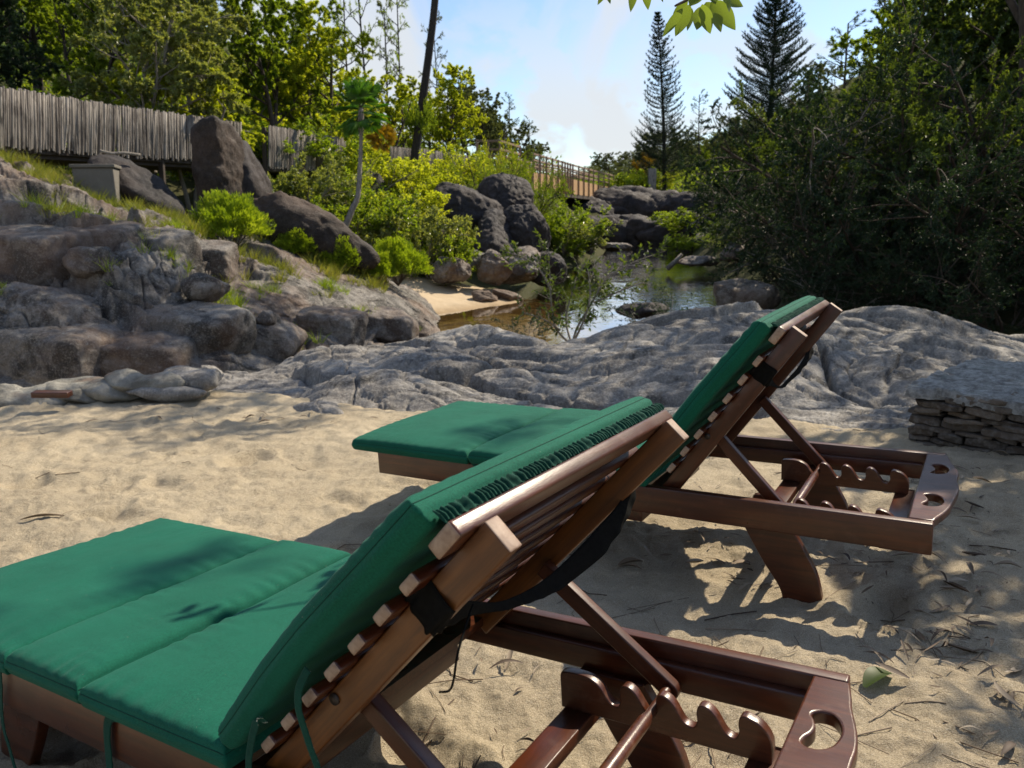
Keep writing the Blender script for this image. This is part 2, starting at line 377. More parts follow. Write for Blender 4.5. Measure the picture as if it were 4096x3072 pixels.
def lounger(R, t, ang, valley, label, clabel, sag=1.0, stile_mat=None, seed=0):
    base = Vector((-.92, .34, -.30))
    mw = Matrix(((*R[0], t[0]), (*R[1], t[1]), (*R[2], t[2]), (0, 0, 0, 1)))
    def root(name):
        e = empty(name); e.matrix_world = mw @ Matrix.Translation(base); return e
    E0 = root('sun_lounger'); tag(E0, label, 'sun lounger', 'wooden sun loungers on the sand')
    inner = Matrix.Translation(-base)
    class Px:  # part maker in lounger coordinates
        pass
    def add(o, par=None):
        o.matrix_basis = inner @ o.matrix_basis if par is None else o.matrix_basis
        return o
    L = 1.846; W_ = .68; H = .085
    sm = stile_mat or W_dark
    # rails with their inner ledges
    for y0, y1, yl in ((0, .028, .039), (.652, .680, .641)):
        r_ = add(bar('side_rail', (-L, (y0 + y1) / 2, -H / 2), (0, (y0 + y1) / 2, -H / 2), .028, H, W_dark, E0, bev=.004))
        g = bar('ledge', (-L + .03, yl, -.058), (-.064, yl, -.058), .022, .05, W_dark, E0, bev=.003); add(g)
        g.parent = r_; g.matrix_basis = r_.matrix_basis.inverted() @ g.matrix_basis
    add(bar('foot_crosspiece', (-L + .016, .029, -H / 2), (-L + .016, .651, -H / 2), .028, H - .006, W_dark, E0, bev=.004))
    add(plate('handle_board', [BOARD, bean(.49), bean(.19)], .024, W_top, E0, Matrix.Translation((0, 0, -.011)), bev=.0045))
    # racks with hooked notches
    vx = [-.371, -.302, -.228, -.156]
    prof = [(-.488, -.104), (-.488, -.040), (-.482, -.031), (-.45, -.028), (-.425, -.031), (-.405, -.043), (-.392, -.062), (-.382, -.072), (-.371, -.073)]
    for k, x in enumerate(vx):
        nx_ = vx[k + 1] if k < 3 else None
        prof += [(x + .002, -.071), (x + .0065, -.060), (x + .0055, -.046), (x + .008, -.034), (x + .016, -.0285), (x + .027, -.031)]
        if nx_: prof += [(x + .038, -.040), (x + .048, -.056), (x + .057, -.069), (nx_ - .004, -.0735)]
        else: prof += [(x + .040, -.036), (x + .052, -.047), (x + .060, -.062), (x + .062, -.078), (x + .060, -.104)]
    pm = [prof[0]] + cat(prof[1:-1], 4, False) + [prof[-1]]
    mrot = lambda y: Matrix.Translation((0, y, 0)) @ Matrix.Rotation(rad(90), 4, 'X')
    for y in (.150, .530):
        add(plate('notched_rack', [pm], .021, W_top, E0, mrot(y), bev=.0025))
    for x0, x1 in ((-.482, -.424), (-.135, -.080)):
        add(bar('rack_crosspiece', ((x0 + x1) / 2, .105, -.116), ((x0 + x1) / 2, .575, -.116), x1 - x0, .026, W_dark, E0, bev=.003))
    # legs: curved planks
    for y in (.054, .626):
        for dx, hd in ((0, 1), (-1.16, -1)):
            A = [(-.497, -.078), (-.470, -.13), (-.430, -.20), (-.385, -.27), (-.372, -.325)]
            B = [(-.262, -.325), (-.268, -.28), (-.285, -.21), (-.315, -.15), (-.353, -.086), (-.356, -.078)]
            lp = cat(A, 5, False) + cat(B, 5, False)
            if hd < 0: lp = [(-(q[0] + .42) - 1.50, q[1]) for q in lp][::-1]
            add(plate('leg', [lp], .026, W_dark, E0, mrot(y), bev=.003))
    add(bar('leg_brace', (-.84, .05, -.115), (-.84, .63, -.115), .06, .045, W_dark, E0))
    sl_bm = None
    # seat slats: one deck
    V = []; F = []
    for k, x in enumerate(np.arange(-1.79, -.74, .074)):
        c = np.array([[a, b, z] for a in (-.025, .025) for b in (.030, .650) for z in (-.0325, -.015)]) + [x, 0, 0]
        o = len(V) * 8; V.append(c)
        F += [[o, o + 1, o + 3, o + 2], [o + 4, o + 6, o + 7, o + 5], [o, o + 4, o + 5, o + 1], [o + 2, o + 3, o + 7, o + 6], [o, o + 2, o + 6, o + 4], [o + 1, o + 5, o + 7, o + 3]]
    add(link('seat_slats', mk_mesh('seat_slats', np.concatenate(V), F, smooth=False), E0, W_dark, Matrix.Identity(4)))
    # backrest
    ca, sa = math.cos(ang), math.sin(ang); piv = Vector((-.707, 0, .016))
    def sn(s, y, n): return piv + Vector((ca * s - sa * n, y, sa * s + ca * n))
    up = Vector((-sa, 0, ca)); BR = []
    for y in (.048, .632):
        BR.append(add(bar('backrest_stile', sn(-.06, y, -.012), sn(.592, y, -.012), .028, .047, sm, E0, up=up, bev=.003, ends=W_end)))
    for y in (.0332, .6468):
        g = tube('bolt', [(0, 0, 0), (0, .004, 0)], [.009, .009], M_screw, E0, 14, Matrix.Translation(sn(.19, y - .002, .0)))
        add(g)
        pr = BR[0 if y < .3 else 1]; g.parent = pr; g.matrix_basis = pr.matrix_basis.inverted() @ g.matrix_basis
    for s in (.05, .12, .19, .26, .33, .40, .468):
        add(bar('backrest_slat', sn(s, 0, .021), sn(s, .68, .021), .034, .018, W_dark, E0, up=up, bev=.005, ends=W_end))
    add(bar('top_slat', sn(.556, -.002, .024), sn(.556, .682, .024), .050, .024, W_top, E0, up=up, bev=.005, ends=W_end))
    # props and their round rod
    rx = vx[valley] ; rz = -.060
    for y in (.078, .602):
        a = sn(.19, y, -.038); b = Vector((rx, y, rz)); dv = (b - a).normalized()
        Lp = (b - a).length + .022
        lp = [(-.018, -.017), (-.018, .017)] + [(Lp - .017 + .017 * math.sin(q), .017 * math.cos(q)) for q in np.linspace(0, math.pi, 9)]
        zx = Vector((0, 1, 0)); m4 = Matrix.Identity(4); yy = zx.cross(dv)
        for i in range(3): m4[i][0], m4[i][1], m4[i][2], m4[i][3] = dv[i], yy[i], zx[i], a[i]
        add(plate('prop', [lp], .023, W_dark, E0, m4, bev=.003))
    add(tube('prop_rod', [(rx, .066, rz), (rx, .10, rz), (rx, .125, rz), (rx, .18, rz), (rx, .20, rz), (rx, .34, rz), (rx, .48, rz), (rx, .50, rz), (rx, .555, rz), (rx, .58, rz), (rx, .614, rz)],
             [.010, .010, .0085, .0085, .0125, .0135, .0125, .0085, .0085, .010, .010], W_top, E0, 16, Matrix.Identity(4)))

    # ---- the cushion is a thing of its own
    C0 = root('lounger_cushion'); tag(C0, clabel, 'cushion', 'green folding cushions on the loungers')
    def seam(pts, name='seam'):
        o = tube(name, pts,   .0009, M_green2, C0, 5, Matrix.Identity(4)); return add(o)
    segs = [(-1.955, -1.425), (-1.417, -1.168), (-1.160, -.768)]
    for k, (x0, x1) in enumerate(segs):
        V, F, edge = cushion_box(x1 - x0, .70, .046, seed=seed + k + 1, nx=int((x1 - x0) * 130))
        V = V + [(x0 + x1) / 2, .335, .020 + .003 * (k % 2)]
        dip = -0.010 * np.exp(-((V[:, 0] + 1.165) / .16) ** 2)
        V[:, 2] += .004 * np.sin(V[:, 1] * 8 + k) 
        p = add(link('seat_panel', mk_mesh('seat_panel', V, F), C0, M_green, Matrix.Identity(4)))
        e = edge.copy(); e += [(x0 + x1) / 2, .335, .020 + .003 * (k % 2) + .0005]; e[:, 2] += .004 * np.sin(e[:, 1] * 8 + k)
        s_ = seam(np.concatenate([e, e[:1]])[::3]); s_.parent = p; s_.matrix_basis = Matrix.Identity(4)
    # back panel bent along the backrest
    V, F, edge = cushion_box(.585, .70, .048, seed=seed + 9, nx=90, bulge=.016)
    def bend(P):
        s = P[:, 0] + .2925 - .022; n0 = np.interp(s, [-.03, .0, .04, .15, .27, .45, .60], [.072, .072, .073, .079, .079, .070, .064]) + .003
        n = n0 + P[:, 2]; s2 = s - (P[:, 2]) * .1 * (s > .3)
        return np.stack([piv.x + ca * s2 - sa * n, P[:, 1] + .340, piv.z + sa * s2 + ca * n], -1)
    p = add(link('back_panel', mk_mesh('back_panel', bend(V), F), C0, M_green, Matrix.Identity(4)))
    for dz in (0.0005,):
        e = edge.copy(); e[:, 2] += dz if dz > 0 else 0
        if dz < 0: e[:, 2] = -e[:, 2]
        s_ = seam(bend(np.concatenate([e, e[:1]]))[::3]); s_.parent = p; s_.matrix_basis = Matrix.Identity(4)
    # gathered hem under the top end
    n = 500; t_ = np.linspace(0, 1, n); y = -.005 + .69 * t_
    g1 = .0035 * np.sin(t_ * 400 + 5 * np.sin(t_ * 40)) ; rows = []
    for q in range(5):
        f = q / 4; s = .574 + .004 * f + g1 * (0.3 + math.sin(math.pi * f)); nn = .056 - .020 * f + 0 * t_ + .0015 * np.sin(t_ * 300 + q)
        rows.append(np.stack([piv.x + ca * s - sa * nn, y, piv.z + sa * s + ca * nn], -1))
    Vh = np.stack(rows, 1).reshape(-1, 3); i = np.arange(n - 1)[:, None] * 5; j = np.arange(4)[None, :]
    Fh = np.stack([i + j, i + j + 1, i + 5 + j + 1, i + 5 + j], -1).reshape(-1, 4)
    h_ = add(link('gathered_hem', mk_mesh('gathered_hem', Vh, Fh), C0, M_green2, Matrix.Identity(4)))
    # elastic strap behind the backrest (given for the 45 degree backrest; turned with it)
    def tw(p):
        a0 = .79; r = Vector((p[0] + .707, 0, p[2] - .016)); s = r.x * math.cos(a0) + r.z * math.sin(a0); q = -r.x * math.sin(a0) + r.z * math.cos(a0)
        if q < -.05: q = -.05 + (q + .05) * sag
        v = sn(s, p[1], q); return (v.x, v.y, v.z)
    up_ = [(-.392, .0315, .366), (-.372, .0315, .346), (-.350, .032, .324), (-.385, .1, .303), (-.402, .22, .252), (-.416, .38, .227), (-.4, .52, .26), (-.393, .64, .301), (-.43, .665, .37)]
    lo_ = [(-.431, .0315, .327), (-.411, .0315, .307), (-.388, .031, .285), (-.399, .1, .262), (-.396, .25, .223), (-.397, .4, .187), (-.374, .52, .203), (-.373, .64, .283), (-.40, .665, .345)]
    lo_ = [tuple(.68 * b_ + .32 * a_ for a_, b_ in zip(p_, q_)) if 2 < i_ < 7 else q_ for i_, (p_, q_) in enumerate(zip(up_, lo_))]
    st = add(ribbon('elastic_strap', [tw(p) for p in up_], [tw(p) for p in lo_], M_black, C0, frill=.0022, n=420)); 
    return E0, C0, add, sn

R_F = [[0.85368, 0.51973, -0.03347], [-0.51899, 0.8543, 0.02847], [0.04339, -0.00693, 0.99903]]; t_F = [1.0637, 1.8451, 0.2875]
R_N = [[0.84825, 0.52811, -0.03972], [-0.5246, 0.84816, 0.07361], [0.07256, -0.0416, 0.9965]]; t_N = [0.2179, 0.6242, 0.3245]
EF, CF, addF, snF = lounger(R_F, t_F, .927, 0, 'dark wooden sun lounger farther back, its backrest set steep in the first notch',
                    'green cushion on the farther lounger, lying against the steep backrest', sag=.35, seed=20)
EN, CN, addN, snN = lounger(R_N, t_N, .790, 1, 'nearest wooden sun lounger, backrest at half height with black elastic hanging behind it',
                    'green cushion on the nearest lounger, with tie tapes hanging over its side rail', stile_mat=W_warm, seed=3)
def tie(add_, C0, a, b, closed_loop=False, wdt=.012, name='tie_tape'):
    a = np.array(a, float); P = np.array(cat(a, 12, False))
    T = np.gradient(P, axis=0); T /= np.linalg.norm(T, axis=1)[:, None]
    ref = np.array(b, float); Wv = ref - (T @ ref)[:, None] * T; Wv /= np.linalg.norm(Wv, axis=1)[:, None]
    o = ribbon(name, [tuple(p) for p in (P - Wv * wdt / 2)[::6]], [tuple(p) for p in (P + Wv * wdt / 2)[::6]], M_green2, C0, frill=.0004, n=60)
    add_(o)
    N_ = np.cross(T, Wv)
    for sgn in (-1, 1):
        st = []
        Q = P + Wv * wdt * .36 * sgn
        Vs = []; Fs = []; k = 0
        for q in range(0, len(Q) - 1, 2):
            V, F = tube_data(np.array([Q[q], Q[q] * .4 + Q[q + 1] * .6]), .0009, 4); Vs.append(V); Fs.append(F + k); k += len(V)
        s_ = link('stitching', mk_mesh('stitching', np.concatenate(Vs), np.concatenate(Fs)), C0, M_thread, Matrix.Identity(4)); add_(s_)
        s_.parent = o; s_.matrix_basis = Matrix.Identity(4)
    return o
tie(addN, CN, [(-1.42, .01, .0), (-1.455, -.006, .012), (-1.475, -.008, -.05), (-1.49, -.008, -.12), (-1.478, -.008, -.18), (-1.46, -.008, -.25)], (1, 0, .2))
tie(addN, CN, [(-1.047, .012, .004), (-1.055, -.004, .012), (-1.082, -.006, .006), (-1.100, -.007, -.02), (-1.110, -.007, -.09), (-1.115, -.007, -.16)], (1, 0, 0.1), wdt=.020)
tie(addN, CN, [(-.668, -.012, .118), (-.685, -.014, .11), (-.702, -.014, .075), (-.715, -.014, .03), (-.722, -.014, -.04)], (1, 0, .6), wdt=.013)
tie(addN, CN, [(-.575, -.006, .215), (-.588, -.012, .19), (-.593, -.014, .16), (-.583, -.014, .12), (-.565, -.014, .07), (-.55, -.014, .02)], (1, 0, 0), wdt=.013)
tie(addF, CF, [(-1.42, .0, .008), (-1.40, -.006, -.002), (-1.37, -.008, -.012), (-1.345, -.006, -.010)], (0, 0, 1), wdt=.012)
# loose end of the elastic, looped round the stile
addN(tube('elastic_cord', cat([(-.372, .10, .300), (-.36, .07, .295), (-.352, .035, .27), (-.358, .03, .235), (-.37, .035, .215), (-.39, .04, .205)], 8, False), .0016, M_black, CN, 6, Matrix.Identity(4)))

# ================================================================== sand
def grid_f(nr, nc):
    i = np.arange(nr - 1)[:, None] * nc; j = np.arange(nc - 1)[None, :]
    return np.stack([i + j, i + j + 1, i + nc + j + 1, i + nc + j], -1).reshape(-1, 4)
def sandz(X, Y):
    xs = 2.2 * np.tanh(X / 2.2); ys = 3.6 * np.tanh(Y / 3.6 * 0.93) 
    return .0526 + .0366 * xs - .0494 * np.minimum(Y, 2.2) - .030 * (np.maximum(Y, 2.2) - 2.2)
def sand_detail(X, Y):
    P = np.stack([X, Y, 0 * X], -1)
    z = .030 * fbm(P * [.9, .9, 1], 2) + .016 * fbm(P * 3.1 + 4, 3)
    # scuffed footprints
    f1, f2, idx = voronoi(np.stack([X * 3.0, Y * 3.0, 0 * X + .5], -1) + .35 * np.stack([perlin(P * 5), perlin(P * 5 + 3), 0 * X], -1))
    dep = np.where(idx % 3 == 0, 1.0, np.where(idx % 3 == 1, .35, .1))
    z = z - .048 * dep * np.exp(-(f1 / .30) ** 2) + .018 * dep * np.exp(-((f1 - .42) / .13) ** 2)
    z = z + .014 * fbm(P * 9, 3) + .0045 * fbm(P * 38, 2)
    return z
rows = np.concatenate([np.geomspace(.35, 6.8, 560)])
us = np.concatenate([-np.geomspace(9, 1.17, 36), np.linspace(-1.15, 1.25, 620), np.geomspace(1.28, 9, 36)])
gy = rows[:, None] * np.ones((1, len(us))); gx = rows[:, None] * us[None, :] * np.interp(rows, [.3, 1.5, 7], [1.6, 1.0, .95])[:, None]
X = gx.ravel(); Y = gy.ravel()
UC = np.array([-400, 150, 217, 278, 352, 393, 470, 560, 640, 720, 830, 900, 1300.]); YC = np.array([5.75, 5.75, 5.6, 5.3, 4.9, 4.65, 4.5, 4.3, 4.15, 4.0, 3.85, 3.75, 3.6])
uS = X / Y * 779 + 512; past = Y - np.interp(uS, UC, YC)
Z = sandz(X, Y) + sand_detail(X, Y) - .45 * sstep(past, .05, 1.3) - 1.6 * sstep(past, .25, 1.2) * sstep(230 - uS, 0, 60)
nr, nc = gx.shape
i = np.arange(nr - 1)[:, None] * nc; j = np.arange(nc - 1)[None, :]
F = np.stack([i + j, i + j + 1, i + nc + j + 1, i + nc + j], -1).reshape(-1, 4)
M = Mat('beach_sand'); v = M.coord('World')
n1 = M.noise(v, 1.3, 5); n2_ = M.noise(v, 330, 3, .75); n3 = M.noise(v, 60, 4, .6); n4 = M.noise(v, 14, 5)
c = M.mix(M.maprange(n1, .35, .65), (.44, .365, .25), (.56, .475, .335))
c = M.mix(M.maprange(n4, .45, .75, 0, .5), c, (.33, .265, .18))
c = M.mix(M.maprange(n2_, .32, .48, .75, 0.0), c, (.22, .17, .12))
c = M.mix(M.maprange(n2_, .55, .68, 0.0, .85), c, (.74, .67, .53))
db = M.noise(v, 36, 3, .6)
c = M.mix(M.maprange(db, .70, .76, 0, .85), c, (.07, .052, .038))
b_ = M.bump(n2_, 1.0, .007); b_ = M.bump(n3, .7, .012, b_)
M_sand = M.set(Base=c, Roughness=.95, Normal=b_, Spec=.15)
bx, by = np.meshgrid(np.linspace(-14, 14, 140), np.linspace(-14, .352, 90)); bz_ = sandz(bx.ravel(), by.ravel()) + sand_detail(bx.ravel(), by.ravel())
V0 = np.stack([X, Y, Z], -1); V1 = np.stack([bx.ravel(), by.ravel(), bz_], -1)
sand = link('sand', mk_mesh('sand', np.concatenate([V0, V1]), np.concatenate([F, grid_f(90, 140) + len(V0)])), None, M_sand); tag(sand, kind='structure')

# ================================================================== rock and terrain
def granite(name, c0, c1, c2, stain=0.4, brown=0.0, sc_=1.0, lich=0.5, t0=.54):
    M = Mat(name); v = M.coord('World')
    n1 = M.noise(v, 1.1 * sc_, 6, .6); n2 = M.noise(v, 9 * sc_, 8, .7, .4); n3 = M.noise(v, 70 * sc_, 4, .7); n4 = M.noise(v, 3.2 * sc_, 7, .65, 1.0)
    c = M.mix(M.maprange(n1, .35, .65), c0, c1)
    c = M.mix(M.maprange(n2, .42, .68, 0, .8), c, c2)
    c = M.mix(M.maprange(n4, t0, t0 + .11, 0, stain), c, tuple(x * .22 for x in c0))
    c = M.mix(M.maprange(n3, .50, .72, 0, .45), c, tuple(min(1, x * 1.8) for x in c1))
    c = M.mix(M.maprange(n3, .30, .46, .55, 0), c, tuple(x * .35 for x in c0))
    vs = M.coord('World', (5, 5, .7)); st = M.noise(vs, 1.6 * sc_, 5, .6)
    c = M.mix(M.maprange(st, .52, .70, 0, .5 * stain), c, tuple(x * .3 for x in c0))
    if brown: c = M.mix(M.maprange(M.noise(v, .9, 4), .42, .62, 0, brown), c, (.17, .105, .07))
    cr = M.voro(M.coord('World', (1, 1, 2.2)), 2.6 * sc_, 'DISTANCE_TO_EDGE'); wv = M.noise(v, 2.5 * sc_, 4)
    li = M.noise(v, 16 * sc_, 5, .75)
    c = M.mix(M.maprange(li, .60, .72, 0, lich), c, (.36, .37, .34))
    h = M.math('ADD', M.math('MULTIPLY', n2, .9), M.math('MULTIPLY', n3, .35))
    b = M.bump(h, .75, .030 / sc_)
    return M.set(Base=c, Roughness=M.maprange(n2, .3, .7, .62, .9), Normal=b, Spec=.35)
G_grey = granite('grey_granite', (.190, .176, .158), (.33, .315, .290), (.12, .108, .096), .85, .0, .8)
G_bank = granite('weathered_bank_granite', (.150, .138, .124), (.26, .242, .215), (.070, .062, .052), .95, .5, .6, .6, .47)  # random stains, deepened to stand in for dark crevice shade as well
G_dark = granite('dark_granite', (.020, .018, .019), (.046, .042, .044), (.012, .011, .011), .8, .10, .6, .05)  # one near-black granite shared by all the dark rocks
G_brown = granite('brown_slab_granite', (.125, .088, .062), (.18, .132, .10), (.075, .055, .042), .5, .3, .6, .25)

G_brown2 = granite('dark_brown_granite', (.024, .019, .016), (.062, .047, .037), (.015, .012, .010), .9, .25, .5, .15)
def tps(pts):
    """thin-plate interpolation of z over (a, b)"""
    P = np.array(pts, float); n = len(P); A = P[:, :2]
    def U(r2): return np.where(r2 > 1e-12, .5 * r2 * np.log(r2 + 1e-12), 0)
    D = ((A[:, None] - A[None]) ** 2).sum(-1)
    K = np.zeros((n + 3, n + 3)); K[:n, :n] = U(D) + 1e-4 * np.eye(n); K[:n, n] = 1; K[:n, n + 1:] = A; K[n, :n] = 1; K[n + 1:, :n] = A.T
    w_ = np.linalg.solve(K, np.concatenate([P[:, 2], [0, 0, 0]]))
    def f(a, b):
        a = np.asarray(a, float); sh = a.shape; Q = np.stack([a.ravel(), np.asarray(b, float).ravel()], -1); out = np.zeros(len(Q))
        for k in range(n): out += w_[k] * U(((Q - A[k]) ** 2).sum(-1))
        return (out + w_[n] + Q @ w_[n + 1:n + 3]).reshape(sh)
    return f
def grid_faces(nr, nc):
    i = np.arange(nr - 1)[:, None] * nc; j = np.arange(nc - 1)[None, :]
    return np.stack([i + j, i + j + 1, i + nc + j + 1, i + nc + j], -1).reshape(-1, 4)

GC = {-100: [(9, -1.7), (11, .2), (13, 1.2), (15, 1.8), (20, 2.8), (30, 8.5), (60, 24)],
      0: [(9, -1.7), (11, .1), (13, 1.2), (15, 1.8), (20, 2.5), (26, 5), (40, 12), (80, 28)],
      110: [(9.3, -1.7), (11.5, .1), (14, 1.2), (17, .9), (20, 1.2), (23, 2.3), (28, 4.5), (45, 11), (90, 26)],
      217: [(10, -1.7), (12.5, .0), (15, .6), (20, .9), (24, 2.0), (30, 4), (50, 9), (100, 22)],
      300: [(11, -1.8), (14, -.5), (18, .1), (23, 1.4), (27, 2.1), (33, 3.3), (55, 8), (110, 18)],
      380: [(13, -1.8), (16, -1.4), (20, -.7), (25, .8), (30, 2.0), (38, 2.8), (60, 6), (120, 12)],
      440: [(16, -1.8), (19.5, -1.35), (24, -.3), (31, 1.7), (37, 2.1), (45, 2.8), (70, 5), (140, 9)],
      500: [(19, -1.9), (23, -1.45), (27, .2), (34, 1.5), (40, 2.0), (50, 2.6), (80, 4), (160, 7)],
      560: [(22, -2), (28, -1.5), (34, -.3), (42, 1.0), (50, 1.5), (60, 2), (100, 3), (180, 6), (260, 10)],
      620: [(14, -2), (44, -1.8), (54, -1.0), (60, .8), (68, 1.6), (78, 2.2), (120, 4), (260, 10)],
      680: [(12, -2), (34, -1.8), (46, -1.6), (54, -.8), (61, 1.2), (70, 2.0), (80, 3.2), (120, 5), (260, 14)],
      740: [(10, -1.9), (19, -1.6), (26, -.8), (36, .5), (50, 1.6), (80, 4.5), (120, 8), (260, 19)],
      820: [(9.5, -1.6), (15, -1.0), (20, -.3), (30, 1.2), (50, 3.5), (100, 12), (260, 32)],
      950: [(8.6, -1.3), (13, -.8), (18, 0), (30, 1.8), (60, 8), (260, 50)],
      1150: [(8, -1.0), (12, -.4), (18, .8), (30, 3), (60, 11), (260, 55)]}
_g = [(u / 300, math.log(Y), z) for u, q in GC.items() for Y, z in q]
_gf = tps(_g)
def groundz(X, Y):
    X = np.asarray(X, float); Y = np.asarray(Y, float)
    return _gf((X / Y * 779 + 512) / 300, np.log(Y))
us = np.concatenate([-np.geomspace(2600, 240, 30), np.linspace(-220, 1400, 300), np.geomspace(1420, 3600, 30)]); Ys = np.geomspace(8.0, 270, 260)
gu, gY = np.meshgrid(us, Ys); X = (gu - 512) / 779 * gY; Z = _gf(np.clip(gu, -160, 1260) / 300, np.log(gY))
Pn = np.stack([X.ravel(), gY.ravel(), 0 * X.ravel()], -1)
Z = Z + (fbm(Pn * .35, 4) * .16 + fbm(Pn * 1.7, 3) * .05).reshape(Z.shape) * np.clip(gY / 14, .6, 8) * sstep(Z, -1.55, .6)
M = Mat('bank_soil'); v = M.coord('World'); n1 = M.noise(v, .8, 6, .65); n2 = M.noise(v, 6, 6, .7)
c = M.mix(M.maprange(n1, .35, .65), (.045, .055, .018), (.085, .075, .035)); c = M.mix(M.maprange(n2, .45, .7), c, (.03, .04, .014))
M_soil = M.set(Base=c, Roughness=.95, Normal=M.bump(n2, .8, .1), Spec=.1)
hs = link('hillside_ground', mk_mesh('hillside_ground', np.stack([X.ravel(), gY.ravel(), Z.ravel()], -1), grid_faces(*gu.shape)), None, M_soil); tag(hs, kind='structure')
me = mk_mesh('far_ground', [(-900, -60, -2.6), (900, -60, -2.6), (900, 1500, -2.6), (-900, 1500, -2.6)], [[0, 1, 2, 3]])
tag(link('far_ground', me, None, M_soil), kind='structure')

# ---- river water and its bed
wx = np.linspace(-12, 22, 200); wy = np.geomspace(7.5, 75, 260); gx, gyy = np.meshgrid(wx, wy)
M = Mat('river_water')
v = M.coord('World', (1, .55, 1)); r1 = M.noise(v, 1.2, 3, .5, .4); r2 = M.noise(v, 7, 3, .5); patch = M.noise(M.coord('World', (.35, .35, 1)), .9, 3)
hgt = M.math('ADD', M.math('MULTIPLY', r1, .6), M.math('MULTIPLY', r2, M.maprange(patch, .4, .62, .05, .45)))
bn = M.bump(hgt, .35, .06)
gl = M.node('ShaderNodeBsdfGlossy'); gl.inputs['Roughness'].default_value = .03; gl.inputs['Color'].default_value = (.95, .97, 1, 1); M.link(bn, gl.inputs['Normal'])
tr = M.node('ShaderNodeBsdfTransparent'); tr.inputs['Color'].default_value = (.88, .78, .50, 1)
fr = M.node('ShaderNodeFresnel'); fr.inputs['IOR'].default_value = 1.36; M.link(bn, fr.inputs['Normal'])
mx_ = M.node('ShaderNodeMixShader'); M.link(M.math('MULTIPLY', fr.outputs[0], 1.9, True), mx_.inputs[0]); M.link(tr.outputs[0], mx_.inputs[1]); M.link(gl.outputs[0], mx_.inputs[2])
M.link(mx_.outputs[0], M.out.inputs['Surface']); M_water = M.m
water = link('river_water', mk_mesh('river_water', np.stack([gx.ravel(), gyy.ravel(), np.full(gx.size, -1.3)], -1), grid_faces(*gx.shape)), None, M_water); tag(water, kind='structure')
# bed: golden shallows by the sand bank, dark brown further out
d = np.sqrt(((gx + 1.2) / 3.2) ** 2 + ((gyy - 16.8) / 3.4) ** 2)
bz = -1.42 - .75 * sstep(d, .55, 1.6) + (fbm(np.stack([gx.ravel() * .8, gyy.ravel() * .8, 0 * gx.ravel()], -1), 3) * .04).reshape(gx.shape)
M = Mat('river_bed'); v = M.coord('World'); g = M.node('ShaderNodeSeparateXYZ'); M.link(v, g.inputs[0])
c = M.ramp(M.maprange(g.outputs[2], -2.1, -1.4), ((0, (.045, .028, .012)), (.45, (.12, .075, .03)), (.8, (.44, .36, .15)), (1, (.62, .52, .28))))
c = M.mix(M.maprange(M.noise(M.coord('World', (1, 1.7, 1)), 1.1, 4), .56, .68, 0, .75), c, (.06, .035, .012))
M_bed = M.set(Base=c, Roughness=.9)
tag(link('river_bed', mk_mesh('river_bed', np.stack([gx.ravel(), gyy.ravel(), bz.ravel()], -1), grid_faces(*gx.shape)), None, M_bed), kind='structure')
# sand bank
a = np.linspace(-3.6, 1.2, 130); b = np.linspace(14.6, 21.5, 150); gx, gyy = np.meshgrid(a, b)
f_ = tps([(X_, Y_, z_) for X_, Y_, z_ in [(*at(u, v, Y)[:2], at(u, v, Y)[2]) for u, v, Y in ((432, 313, 17.8), (452, 310, 18.2), (488, 303.5, 19.2), (517, 302, 19.7), (440, 300, 19.0), (420, 303, 18.3), (470, 296, 20), (510, 297, 20.8), (400, 296, 18.6), (430, 287, 20.2), (460, 288, 20.8))]] + [(.8, 17, -1.9), (-1.7, 16.0, -1.7), (-.2, 17.2, -1.8), (1.2, 18.2, -1.8), (1.3, 20.5, -1.6)])
Pn = np.stack([gx.ravel(), gyy.ravel(), 0 * gx.ravel()], -1); z = f_(gx, gyy) + (fbm(Pn * 1.5, 4) * .03).reshape(gx.shape)
M = Mat('pale_sand_bank'); v = M.coord('World'); g = M.node('ShaderNodeSeparateXYZ'); M.link(v, g.inputs[0])
c = M.mix(M.noise(v, 5, 5), (.42, .32, .20), (.52, .42, .29)); c = M.mix(M.maprange(g.outputs[2], -1.31, -1.18, .75, 0), c, (.24, .15, .06))
M_bank = M.set(Base=c, Roughness=.9, Normal=M.bump(M.noise(v, 30, 4), .5, .02))
tag(link('sand_bank', mk_mesh('sand_bank', np.stack([gx.ravel(), gyy.ravel(), z.ravel()], -1), grid_faces(*gx.shape)), None, M_bank), kind='structure')

# ---- granite outcrop between beach and river
OC = [(180, 392, 5.9), (217, 391, 5.5), (278, 399, 5.2), (352, 407, 4.8), (393, 417, 4.55), (470, 424, 4.4), (560, 434, 4.2), (640, 442, 4.05), (720, 444, 3.9), (830, 452, 3.7), (900, 462, 3.5), (1000, 470, 3.4), (1150, 480, 3.3),
      (180, 384, 6.3), (217, 379, 6.2), (278, 366, 6.6), (370, 345, 7.0), (430, 334, 7.3), (513, 331, 7.5), (597, 329, 7.5), (685, 319, 7.6), (722, 308, 7.6), (759, 303, 7.6), (787, 303, 7.6), (833, 314, 7.4), (903, 315, 7.4), (926, 319, 7.4), (972, 331, 7.2), (1024, 345, 7.0), (1150, 362, 6.8),
      (350, 381, 5.4), (430, 368, 5.8), (520, 378, 5.4), (540, 352, 6.3), (640, 380, 5.3), (650, 350, 6.2), (740, 345, 6.0), (760, 385, 4.9), (860, 350, 5.6), (860, 395, 4.6), (960, 360, 5.6), (1100, 390, 5.2)]
oc = [((u - 512) / 300, Y, at(u, v, Y)[2]) for u, v, Y in OC]
oc += [((u - 512) / 300, 9.6, -1.9) for u in (180, 300, 430, 560, 690, 820, 950, 1150)] + [((u - 512) / 300, 8.5, -.75) for u in (300, 430, 560, 690, 820, 950, 1150)]
of = tps(oc)
